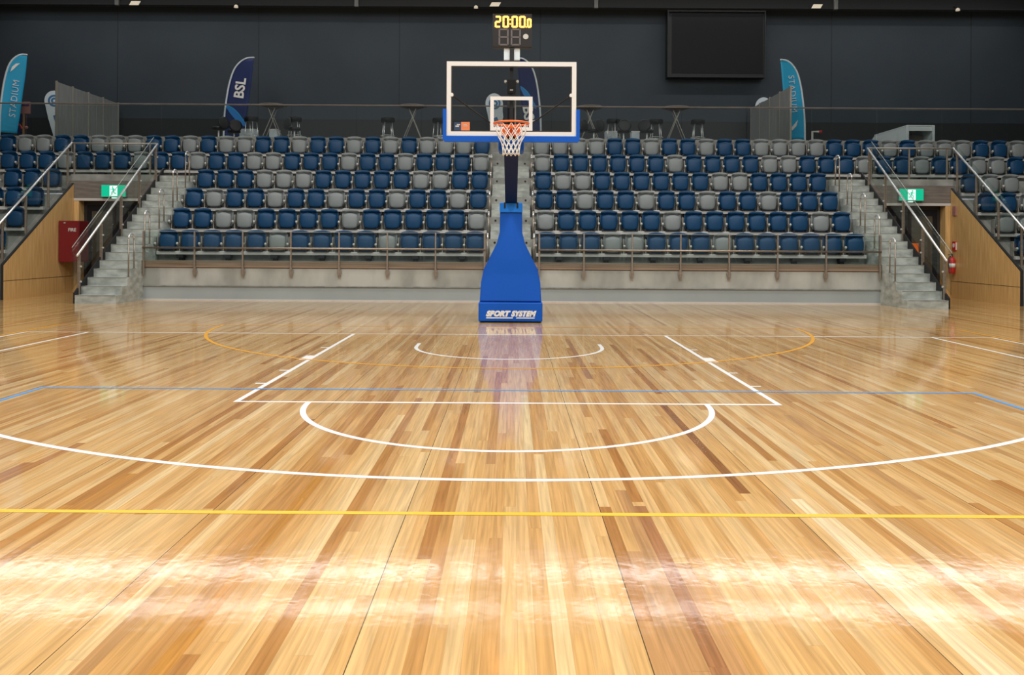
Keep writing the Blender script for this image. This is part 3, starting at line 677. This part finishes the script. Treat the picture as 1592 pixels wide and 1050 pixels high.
bm = NB(); frame(bm, -0.295, 0.295, 3.00, 3.48, 0.05, -0.004, 0.003); obj('target_rectangle', bm, 'white_paint', bb)
bm = NB(); oo = [(-0.955, 3.30), (-0.955, 2.87), (-0.93, 2.845), (0.93, 2.845), (0.955, 2.87), (0.955, 3.30), (0.905, 3.30), (0.905, 2.925), (-0.905, 2.925), (-0.905, 3.30)]
prism(bm, oo, 'Y', -0.03, 0.05); obj('edge_padding', bm, 'pad_blue', bb)
bm = NB(); box(bm, -0.80, -0.70, -0.004, 0.003, 3.00, 3.115); obj('sticker', bm, 'sticker_navy', bb, label='small dark badge sticker')
bm = NB(); box(bm, -0.70, -0.58, -0.004, 0.003, 3.00, 3.12); k_ = obj('sticker', bm, 'sticker_orange', bb, label='small orange sticker')
bm = NB(); box(bm, -0.78, -0.73, -0.007, -0.004, 3.05, 3.07); box(bm, -0.76, -0.715, -0.007, -0.004, 3.075, 3.09); box(bm, -0.67, -0.61, -0.007, -0.004, 3.06, 3.068); box(bm, -0.67, -0.62, -0.007, -0.004, 3.08, 3.088)
obj('sticker_print', bm, 'cap_white', bb)
# struts behind the board
for s in (-1, 1):
    bm = NB(); tube(bm, [(s * 0.83, 0.03, 3.50), (s * 0.12, 0.55, 3.05)], 0.012, 8); obj('strut', bm, 'black', bb)
    bm = NB(); tube(bm, [(s * 0.835, -0.016, 3.50), (s * 0.835, 0.03, 3.50)], 0.026, 12); obj('strut_bolt', bm, 'white_paint', bb)
bm = NB(); box(bm, -0.025, 0.025, 0.06, 0.12, 3.0, 4.175); obj('mast', bm, 'black', bb)
bm = NB(); box(bm, -0.06, 0.06, 0.03, 0.16, 3.53, 3.73, 0.01); bx = obj('mechanism_box', bm, 'black_gloss', bb)
bm = NB()
for s in (-1, 1): tube(bm, [(s * 0.085, 0.03, 3.70), (s * 0.085, 0.10, 3.70)], 0.018, 10); tube(bm, [(s * 0.085, 0.06, 3.70), (0, 0.06, 3.70)], 0.006, 6)
obj('knob', bm, 'cap_white', bx)
bm = NB(); tube(bm, [(-0.022, 0.028, 3.575), (0.022, 0.028, 3.575)], 0.009, 8); obj('catch', bm, 'cap_white', bx)
bm = NB(); box(bm, 0.045, 0.065, 0.08, 0.10, 3.0, 3.45); obj('tie_rod', bm, 'partition_grey', bb)
# ring
rg = bpy.data.objects.new('ring', None); C.objects.link(rg); rg.parent = st; rg.location = (0, L_(BB), 3.05); rg['label'] = 'orange ring with white net'
RC = -0.40; RR = 0.232
bm = NB(); tube(bm, [(RR * math.cos(2 * PI * k / 48), RC + RR * math.sin(2 * PI * k / 48), 0) for k in range(48)], 0.014, 8, closed=True); obj('rim', bm, 'rim_orange', rg, True)
bm = NB(); prism(bm, [(-0.12, 0.0), (0.12, 0.0), (0.09, -0.19), (-0.09, -0.19)], 'Y', -0.03, -0.005); box(bm, -0.10, 0.10, -0.20, -0.005, -0.03, -0.012)
prism(bm, [(-0.15, -0.02), (0.15, -0.02), (0.12, -0.155), (0.06, -0.20), (-0.06, -0.20), (-0.12, -0.155)], 'Y', -0.018, -0.006)
for s in (-1, 1): tube(bm, [(s * 0.05, -0.02, -0.14), (s * 0.10, -0.19, -0.02)], 0.011, 6)
obj('ring_mount', bm, 'rim_orange', rg)
bm = NB()
for k in range(12):
    a_ = 2 * PI * k / 12; tube(bm, [(RR * math.cos(a_), RC + RR * math.sin(a_), -0.005), (RR * 0.97 * math.cos(a_), RC + RR * 0.97 * math.sin(a_), -0.03)], 0.006, 5)
obj('net_hooks', bm, 'rim_orange', rg)
bm = NB(); prof = [(0.225, -0.02), (0.205, -0.10), (0.175, -0.18), (0.14, -0.25), (0.118, -0.32), (0.112, -0.39), (0.118, -0.43)]
for k in range(12):
    for sg in (-1, 1):
        pp = []
        for q, (r_, z_) in enumerate(prof):
            a_ = 2 * PI * (k + 0.5 * q * sg) / 12; pp.append((r_ * math.cos(a_), RC + r_ * math.sin(a_), z_))
        tube(bm, pp, 0.0055, 5)
obj('net', bm, 'net_white', rg, True)
# shot clock
ck = thing('shot_clock', 'black game clock showing lit orange 20:00.0 above the backboard', 'clock', (HX - 0.01 + 0.015, BB + 0.05, 4.18))
bm = NB(); box(bm, -0.275, 0.275, 0, 0.14, 0, 0.47, 0.008); obj('body', bm, 'clock_body', ck)
SEG = {'0': 'abcdef', '2': 'abged', '8': 'abcdefg'}
def digit(ch, x, z0, wd, ht, tk, m, name):
    bm = NB(); h2 = ht / 2
    R = {'a': (x + tk * .6, x + wd - tk * .6, z0 + ht - tk, z0 + ht), 'd': (x + tk * .6, x + wd - tk * .6, z0, z0 + tk), 'g': (x + tk * .6, x + wd - tk * .6, z0 + h2 - tk / 2, z0 + h2 + tk / 2),
         'f': (x, x + tk, z0 + h2 + .004, z0 + ht - tk * .4), 'b': (x + wd - tk, x + wd, z0 + h2 + .004, z0 + ht - tk * .4), 'e': (x, x + tk, z0 + tk * .4, z0 + h2 - .004), 'c': (x + wd - tk, x + wd, z0 + tk * .4, z0 + h2 - .004)}
    for s_ in SEG[ch]:
        a_, b_, c_, d_ = R[s_]; box(bm, a_, b_, -0.006, 0.0, c_, d_)
    return obj(name, bm, m, ck)
for ch, x, wd, ht, z0 in (('2', -0.245, 0.088, 0.165, 0.275), ('0', -0.135, 0.088, 0.165, 0.275), ('0', -0.010, 0.088, 0.165, 0.275), ('0', 0.098, 0.088, 0.165, 0.275), ('0', 0.205, 0.065, 0.13, 0.275)):
    digit(ch, x, z0, wd, ht, 0.024, 'digit_lit', 'lit_digit')
bm = NB(); box(bm, -0.036, -0.022, -0.006, 0, 0.32, 0.336); box(bm, -0.036, -0.022, -0.006, 0, 0.38, 0.396); box(bm, 0.189, 0.201, -0.006, 0, 0.276, 0.29); obj('lit_dots', bm, 'digit_lit', ck)
digit('8', -0.19, 0.025, 0.14, 0.235, 0.022, 'digit_off', 'unlit_digit'); digit('8', -0.02, 0.025, 0.14, 0.235, 0.022, 'digit_off', 'unlit_digit')
bm = NB(); tube(bm, [(0.19, -0.008, 0.15), (0.19, 0.0, 0.15)], 0.038, 18); obj('round_lamp', bm, 'cap_white', ck)
for s in (-0.115, 0.025):
    bm = NB(); box(bm, s, s + 0.085, 0.04, 0.09, -0.17, 0.0, 0.006); obj('mount', bm, 'white_fabric', ck, label='pale mounting bracket')

# ------------------------------------------------------------ concourse things
CZ = 4.6
def stool(px, lab):
    x = PX(px, 190, 28.0)[0]; return (x, 28.0, CZ), lab
def make_stool():
    t = thing('bar_stool', '', 'stool')
    bm = NB(); lathe(bm, [(0.20, 0.69), (0.225, 0.70), (0.225, 0.81), (0.205, 0.84), (0.10, 0.85)], n=24); obj('seat', bm, 'black_gloss', t, True)
    for a_ in (0.5, 2.07, 3.64, 5.21):
        bm = NB(); tube(bm, [(0.24 * math.cos(a_), 0.24 * math.sin(a_), 0), (0.16 * math.cos(a_), 0.16 * math.sin(a_), 0.72)], 0.015, 8); obj('leg', bm, 'chrome', t, True)
    bm = NB(); tube(bm, [(0.225 * math.cos(2 * PI * k / 24), 0.225 * math.sin(2 * PI * k / 24), 0.26) for k in range(24)], 0.011, 6, closed=True); obj('foot_ring', bm, 'chrome', t, True)
    return t
sp_ = make_stool()
for n, (px, lab) in enumerate([(391, 'black-topped bar stool just right of the navy flag'), (458, 'black-topped bar stool right of the bar table nearest the navy flag'),
        (603, 'black-topped bar stool left of the second bar table'), (683, 'black-topped bar stool partly hidden by the left edge of the backboard'),
        (954, 'black-topped bar stool right of the backboard, behind white cubes'), (1020, 'black-topped bar stool left of the rightmost bar table'), (1085, 'black-topped bar stool right of the rightmost bar table')]):
    x = PX(px, 190, 28.0)[0]
    if n == 0: sp_.location = (x, 28.0, CZ); sp_['label'] = lab; sp_['group'] = 'bar stools on the concourse'
    else: copy_tree(sp_, (x, 28.0, CZ), 0.3 * n, lab, 'bar stools on the concourse')
def make_table():
    t = thing('bar_table', '', 'table')
    bm = NB(); lathe(bm, [(0.40, 1.24), (0.46, 1.25), (0.46, 1.27), (0.44, 1.28)], n=32); obj('tabletop', bm, 'lintel_board', t, True)
    bm = NB(); lathe(bm, [(0.06, 1.12), (0.36, 1.23), (0.36, 1.24)], n=24); obj('underframe', bm, 'door_dark', t)
    for s in (-1, 1):
        for y in (-0.2, 0.2):
            bm = NB(); tube(bm, [(s * 0.36, y, 0.0), (-s * 0.13, y * 0.6, 1.22)], 0.013, 6); obj('leg', bm, 'bracket', t)
    return t
tb = make_table()
for n, (px, lab) in enumerate([(424, 'round bar table with crossed legs beside the navy flag'), (642, 'round bar table with crossed legs left of the backboard'),
        (917, 'round bar table with crossed legs just right of the backboard'), (1051, 'round bar table with crossed legs between two stools, rightmost')]):
    x = PX(px, 165, 28.3)[0]
    if n == 0: tb.location = (x, 28.3, CZ); tb['label'] = lab; tb['group'] = 'bar tables on the concourse'
    else: copy_tree(tb, (x, 28.3, CZ), 0, lab, 'bar tables on the concourse')
def make_lounge():
    t = thing('lounge_chair', '', 'chair')
    bm = NB(); lathe(bm, [(0.17, 0), (0.205, 0.02), (0.205, 0.05), (0.16, 0.06)], n=24); bmesh.ops.rotate(bm, cent=(0, 0, 0), matrix=Matrix.Rotation(PI / 2 - 0.15, 3, 'X'), verts=bm.verts)
    bmesh.ops.translate(bm, vec=(0, 0, 0.54), verts=bm.verts); obj('round_back', bm, 'black', t, True)
    bm = NB(); lathe(bm, [(0.17, 0.33), (0.205, 0.35), (0.205, 0.42), (0.17, 0.44)], (0, 0.22, 0), 24); obj('seat', bm, 'black', t, True)
    bm = NB(); lathe(bm, [(0.2, 0), (0.2, 0.02), (0.03, 0.03), (0.03, 0.34)], (0, 0.22, 0), 16); obj('pedestal', bm, 'chrome', t)
    return t
lc = make_lounge()
for n, (px, rz, lab) in enumerate([(347, 1.0, 'black-backed lounge chair left of the navy flag pole'), (366, 0.5, 'black-backed lounge chair right of the navy flag pole'), (448, -0.8, 'black-backed lounge chair under the bar table near the navy flag'),
        (907, 0.9, 'black-backed lounge chair against the right edge of the backboard'), (931, 0.7, 'black-backed lounge chair under the bar table right of the backboard'), (971, 0.0, 'black-backed lounge chair between the white cubes, seen square on'), (1002, -0.5, 'black-backed lounge chair right of the white cubes')]):
    yy = 27.95 if n == 1 else 27.3
    x = PX(px, 205, yy)[0]
    if n == 0: lc.location = (x, yy, CZ); lc.rotation_euler.z = rz; lc['label'] = lab; lc['group'] = 'lounge chairs on the concourse'
    else: copy_tree(lc, (x, yy, CZ), rz, lab, 'lounge chairs on the concourse')
for px, wd, lab in [(387, 0.52, 'white cube table at the foot of the navy flag'), (427, 0.26, 'small white cube table under the bar table near the navy flag'), (950, 0.40, 'white cube table left of the square-on lounge chair'), (987, 0.26, 'small white cube table right of the square-on lounge chair')]:
    x = PX(px, 205, 28.9)[0]; t = thing('cube_table', lab, 'table', (x, 28.9, CZ), 0, 'white cube tables on the concourse')
    bm = NB(); box(bm, -wd / 2, wd / 2, -0.2, 0.2, 0.03, 0.52, 0.015); obj('body', bm, 'white_fabric', t)
    bm = NB(); box(bm, -wd / 2 - 0.01, wd / 2 + 0.01, -0.21, 0.21, 0.52, 0.55, 0.006); obj('top', bm, 'white_paint', t)

# feather flags
POLE = [(0.0, 0.0), (0.02, 0.9), (0.10, 1.6), (0.20, 2.1), (0.34, 2.48), (0.54, 2.72), (0.76, 2.84), (1.0, 2.86)]
EDGE = [(0.64, 0.36), (0.74, 0.9), (0.82, 1.45), (0.90, 2.0), (0.95, 2.4), (0.985, 2.80)]
def interp(pts, z_):
    for (x0, z0), (x1, z1) in zip(pts, pts[1:]):
        if z0 <= z_ <= z1: return x0 + (x1 - x0) * (z_ - z0) / (z1 - z0)
    return pts[-1][0] if z_ > pts[-1][1] else pts[0][0]
def smooth_pole():
    r = []
    for i in range(len(POLE) - 1):
        p0 = POLE[max(0, i - 1)]; p1 = POLE[i]; p2 = POLE[i + 1]; p3_ = POLE[min(len(POLE) - 1, i + 2)]
        for k in range(5):
            u = k / 5
            r.append(tuple(0.5 * (2 * p1[a] + (p2[a] - p0[a]) * u + (2 * p0[a] - 5 * p1[a] + 4 * p2[a] - p3_[a]) * u * u + (3 * p1[a] - p0[a] - 3 * p2[a] + p3_[a]) * u ** 3) for a in (0, 1)))
    return r + [POLE[-1]]
SPOLE = smooth_pole()
def fy(x, z_): return 0.02 * math.sin(4 * x + 3 * z_)
def flag(px, Y, mirror, rz, sail, lab, kind, wsc=1.0, hsc=1.0):
    x, _ = PX(px, 210, Y); t = thing('feather_flag', lab, 'flag', (x, Y, CZ), rz)
    s = -1 if mirror else 1
    bm = NB(); tube(bm, [(s * p[0] * wsc, 0, p[1] * hsc) for p in SPOLE], [0.034 - 0.012 * k / len(SPOLE) for k in range(len(SPOLE))], 8); obj('pole', bm, 'white_fabric', t, True)
    bm = NB(); lathe(bm, [(0.2, 0), (0.2, 0.03), (0.03, 0.05), (0.03, 0.12)]); obj('base', bm, 'door_dark', t)
    bm = NB(); fr, bk = [], []
    nz_, nx = 28, 8
    for j in range(nz_ + 1):
        z_ = 0.30 + (2.82 - 0.30) * j / nz_
        xl = interp(SPOLE, z_); xr = max(interp(EDGE, z_), xl + 0.005)
        A, B_ = [], []
        for i in range(nx + 1):
            xx = xl + (xr - xl) * i / nx; yy = fy(xx, z_)* (i / nx)
            A.append(bm.verts.new((s * xx * wsc, yy - 0.004, z_ * hsc))); B_.append(bm.verts.new((s * xx * wsc, yy + 0.004, z_ * hsc)))
        fr.append(A); bk.append(B_)
    for j in range(nz_):
        for i in range(nx):
            bm.faces.new((fr[j][i], fr[j][i + 1], fr[j + 1][i + 1], fr[j + 1][i])); bm.faces.new((bk[j][i], bk[j + 1][i], bk[j + 1][i + 1], bk[j][i + 1]))
        for i in (0, nx): bm.faces.new((fr[j][i], fr[j + 1][i], bk[j + 1][i], bk[j][i]))
    for j in (0, nz_):
        for i in range(nx): bm.faces.new((fr[j][i], fr[j][i + 1], bk[j][i + 1], bk[j][i]))
    sl = obj('sail', bm, sail, t, True)
    if kind == 'bsl':
        za, zt, rot = (1.35, 1.72, 1.50) if not mirror else (1.95, 1.20, -1.50)
        def wave(o, m, nm):
            bm = NB(); top, bot = [], []
            for k in range(17):
                u = k / 16; xx = 0.10 + 0.66 * u
                zc = (za - 0.62 * u + 0.10 * math.sin(u * PI * 1.0)) if not mirror else (za - 0.68 * u + 0.10 * math.sin(u * PI))
                if mirror: xx = 0.86 - 0.66 * u
                th = 0.24 * math.sin(PI * min(1, u * 0.95 + 0.03)) ** 0.7 + 0.01
                top.append((s * xx * wsc, (zc + th * o[0]) * hsc)); bot.append((s * xx * wsc, (zc + th * o[1]) * hsc))
            vt = [bm.verts.new((a, -0.045, b)) for a, b in top]; vb = [bm.verts.new((a, -0.045, b)) for a, b in bot]
            for k in range(16): bm.faces.new((vt[k], vt[k + 1], vb[k + 1], vb[k]))
            r = bmesh.ops.extrude_face_region(bm, geom=bm.faces[:]); bmesh.ops.translate(bm, vec=(0, 0.02, 0), verts=[v for v in r['geom'] if isinstance(v, bmesh.types.BMVert)])
            obj(nm, bm, m, sl)
        wave((0.0, -1.1), 'wave_blue', 'wave_band'); wave((0.12, -0.02), 'flag_cyan', 'wave_highlight')
        text_mesh('BSL', 0.46, 'line_white', sl, Matrix.Translation((s * (0.56 if not mirror else 0.52) * wsc, -0.045, (1.88 if not mirror else 0.98) * hsc)) @ FACE @ Matrix.Rotation((PI / 2 - 0.14) * (1 if not mirror else -1), 4, 'Z'), thick=0.004, offset=0.012)
    else:
        up = not mirror
        zt = 1.40 if up else 1.75
        text_mesh('STADIUM', 0.27, 'white_fabric', sl, Matrix.Translation((s * 0.52 * wsc, -0.05, zt * hsc)) @ FACE @ Matrix.Rotation((PI / 2 - 0.10) * (1 if up else -1), 4, 'Z'), thick=0.004, spacing=1.12)
        bm = NB(); zc = 2.35 if up else 0.72
        pts = [(0.36, zc - 0.12), (0.42, zc + 0.05), (0.56, zc + 0.17), (0.72, zc + 0.20), (0.60, zc + 0.10), (0.50, zc)]
        if not up: pts = [(0.30, zc + 0.2), (0.36, zc + 0.0), (0.50, zc - 0.13), (0.66, zc - 0.16), (0.55, zc - 0.04), (0.42, zc + 0.08)]
        prism(bm, [(s * a * wsc, b * hsc) for a, b in pts], 'Y', -0.055, -0.035); obj('swoosh', bm, 'line_white', sl)
flag(347.5, 29.5, False, 0.0, 'flag_navy', 'navy feather flag reading BSL with a blue wave, left of the hoop', 'bsl', 1.03, 1.075)
flag(841, 28.6, True, 0.0, 'flag_navy', 'navy feather flag seen through the glass backboard', 'bsl', 0.80, 1.02)
flag(-1, 28.0, False, 0.75, 'flag_cyan', 'light blue feather flag at the left edge of the picture', 'stadium', 0.80, 1.02)
flag(1251.5, 28.6, True, 0.0, 'flag_cyan', 'light blue feather flag reading STADIUM, right of the black screen', 'stadium', 0.83, 1.02)
# teardrop banners
def teardrop(px, Y, rz, lab):
    x, _ = PX(px, 200, Y); t = thing('teardrop_banner', lab, 'banner', (x, Y, CZ), rz, 'white teardrop banners')
    pts = []
    for k in range(33):
        a_ = -0.35 + (PI + 0.7) * k / 32; pts.append((0.31 * math.cos(a_), 1.84 + 0.36 * math.sin(a_)))
    pts += [(-0.18, 1.2), (0.0, 0.55), (0.12, 0.3), (0.22, 0.3), (0.25, 1.0), (0.33, 1.35)]
    bm = NB(); prism(bm, pts, 'Y', -0.008, 0.008); sl = obj('sail', bm, 'white_fabric', t)
    bm = NB()
    for r_ in (0.18, 0.08): tube(bm, [(0.02 + r_ * math.cos(2 * PI * k / 28), -0.015, 1.84 + r_ * math.sin(2 * PI * k / 28)) for k in range(28)], 0.035, 6, closed=True)
    for v in bm.verts: v.co.y = -0.012 + (v.co.y + 0.015) * 0.15
    prism(bm, [(-0.02, 1.30), (0.10, 1.36), (0.20, 1.15), (0.18, 0.75), (0.10, 0.9)], 'Y', -0.014, -0.009)
    obj('emblem', bm, 'emblem_blue', sl)
    bm = NB(); tube(bm, [(0.20, 0.012, 0.0), (0.22, 0.012, 0.9), (0.29, 0.012, 1.5), (0.31, 0.012, 1.84), (0.22, 0.012, 2.1), (0.0, 0.012, 2.2)], 0.014, 6); obj('pole', bm, 'cap_white', t)
    bm = NB(); lathe(bm, [(0.2, 0), (0.2, 0.03), (0.02, 0.04)], (0.20, 0, 0)); obj('base', bm, 'door_dark', t)
teardrop(83.5, 31.2, 0.2, 'white teardrop banner with blue emblem half behind the left grey partition')
teardrop(768, 31.2, 0.0, 'white teardrop banner seen through the backboard glass')
teardrop(1187, 31.7, 0.0, 'white teardrop banner peeking over the right grey partition')
# partitions
for s, X, nm, ys in ((-1, -14.3, 'left', (27.25, 28.25, 29.3, 30.35, 31.5)), (1, 8.72, 'right', (27.3, 28.4, 29.5, 30.7, 31.8))):
    t = thing('grey_partition', 'grey fabric partition screen running back from the rail, %s of the hoop' % nm, 'partition', (X, ys[0], CZ))
    y0 = ys[0]
    for a_, b_ in zip(ys, ys[1:]):
        bm = NB(); box(bm, -0.015, 0.015, a_ - y0 + 0.03, b_ - y0 - 0.03, 0.04, 1.80); obj('panel', bm, 'partition_grey', t)
    for y in ys:
        bm = NB(); box(bm, -0.03, 0.03, y - y0 - 0.03, y - y0 + 0.03, 0.0, 1.83, 0.004); box(bm, -0.15, 0.15, y - y0 - 0.02, y - y0 + 0.02, 0.0, 0.02); obj('post', bm, 'bracket', t)
# colourful arcade-like display at the far left
x, _ = PX(33, 200, 28.8)
t = thing('display_stand', 'multicoloured display stand beside the leftmost light blue flag', 'display', (x, 28.8, CZ))
bm = NB(); box(bm, -0.18, 0.26, 0, 0.1, 1.02, 1.42, 0.01); hb = obj('header_board', bm, 'pink', t)
bm = NB(); box(bm, -0.18, 0.26, -0.012, 0, 1.27, 1.33); obj('header_stripe', bm, 'purple', hb)
bm = NB(); box(bm, -0.15, -0.02, -0.012, 0, 1.08, 1.24); obj('picture', bm, 'ochre', hb)
bm = NB(); box(bm, -0.24, 0.06, 0.0, 0.12, 0.72, 1.02, 0.01); obj('blue_panel', bm, 'flag_navy', t)
bm = NB(); tube(bm, [(-0.13, -0.04, 0.50), (-0.13, 0.06, 0.50)], 0.17, 20); obj('round_target', bm, 'flag_navy', t)
bm = NB(); tube(bm, [(-0.13 + 0.17 * math.cos(a_), -0.05, 0.50 + 0.17 * math.sin(a_)) for a_ in [0.1 + k * 0.28 for k in range(11)]], 0.03, 6); obj('target_hoop', bm, 'bright_red', t)
bm = NB()
for xx in (-0.24, 0.04): box(bm, xx, xx + 0.05, 0.0, 0.06, 0.0, 1.02)
obj('frame', bm, 'ochre', t)
bm = NB(); bmesh.ops.create_icosphere(bm, subdivisions=2, radius=0.06); bmesh.ops.translate(bm, vec=(0.17, 0, 0.56), verts=bm.verts); bl = obj('bulb', bm, 'pink', t, True)
bm = NB(); tube(bm, [(0.17, 0, 0), (0.17, 0, 1.02)], 0.015, 6); obj('side_pole', bm, 'purple', t)
# white low counter at right
x0, z0 = PX(1411, 196, 27.9)
t = thing('white_counter', 'long white low counter with an open end, above the right tunnel', 'counter', (x0, 27.9, CZ))
hh = 0.66
bm = NB(); prism(bm, [(0.0, 0.0), (0.0, hh), (2.5, hh), (2.9, hh - 0.2), (2.9, 0.0)], 'X', -0.02, 0.02); obj('side_panel', bm, 'counter_white', t)
bm = NB(); prism(bm, [(0.0, 0.0), (0.0, hh), (2.5, hh), (2.9, hh - 0.2), (2.9, 0.0)], 'X', 0.80, 0.84); obj('side_panel', bm, 'counter_white', t)
bm = NB(); box(bm, -0.03, 0.85, -0.03, 2.5, hh, hh + 0.035, 0.01); box(bm, 0.02, 0.80, 0.0, 0.03, hh - 0.15, hh); obj('top', bm, 'counter_white', t)
bm = NB(); box(bm, -0.05, 0.03, -0.04, 0.0, 0.0, hh + 0.03, 0.01); box(bm, 0.78, 0.86, -0.04, 0.0, 0.0, hh + 0.03, 0.01); obj('end_frame', bm, 'counter_white', t)
bm = NB(); box(bm, 0.06, 0.78, 0.6, 0.64, 0.05, 0.45); box(bm, 0.40, 0.42, 0.58, 0.62, 0.05, 0.5); obj('inner_shelf', bm, 'lintel_board', t)
# small white stand with red tip
x0, z0 = PX(1263, 205, 27.6)
t = thing('camera_stand', 'small white bracket stand with a red tip, right of the light blue flag', 'stand', (x0, 27.6, CZ))
hz = z0 - CZ
bm = NB(); tube(bm, [(0, 0, 0), (0, 0, hz), (0.2, 0, hz)], 0.035, 8); lathe(bm, [(0.18, 0), (0.16, 0.03)]); obj('stem', bm, 'cap_white', t)
bm = NB(); tube(bm, [(0.2, 0, hz), (0.30, 0, hz)], 0.04, 10); obj('tip', bm, 'bright_red', t)
# black screen on the back wall
xa, za = PX(1038, 16, 31.6); xb, zb = PX(1190, 121, 31.6)
t = thing('video_screen', 'large black switched-off screen on the dark back wall', 'screen', ((xa + xb) / 2, 31.6, zb))
hw = (xb - xa) / 2; hh = za - zb
bm = NB(); box(bm, -hw, hw, 0, 0.45, 0, hh, 0.02); obj('cabinet', bm, 'black', t)
bm = NB(); box(bm, -hw + 0.16, hw - 0.10, -0.012, 0, 0.14, hh - 0.1); obj('display', bm, 'black_gloss', t)
bm = NB(); frame(bm, -hw, hw, 0, hh, 0.05, -0.03, 0); obj('bezel', bm, 'beam_dark', t)
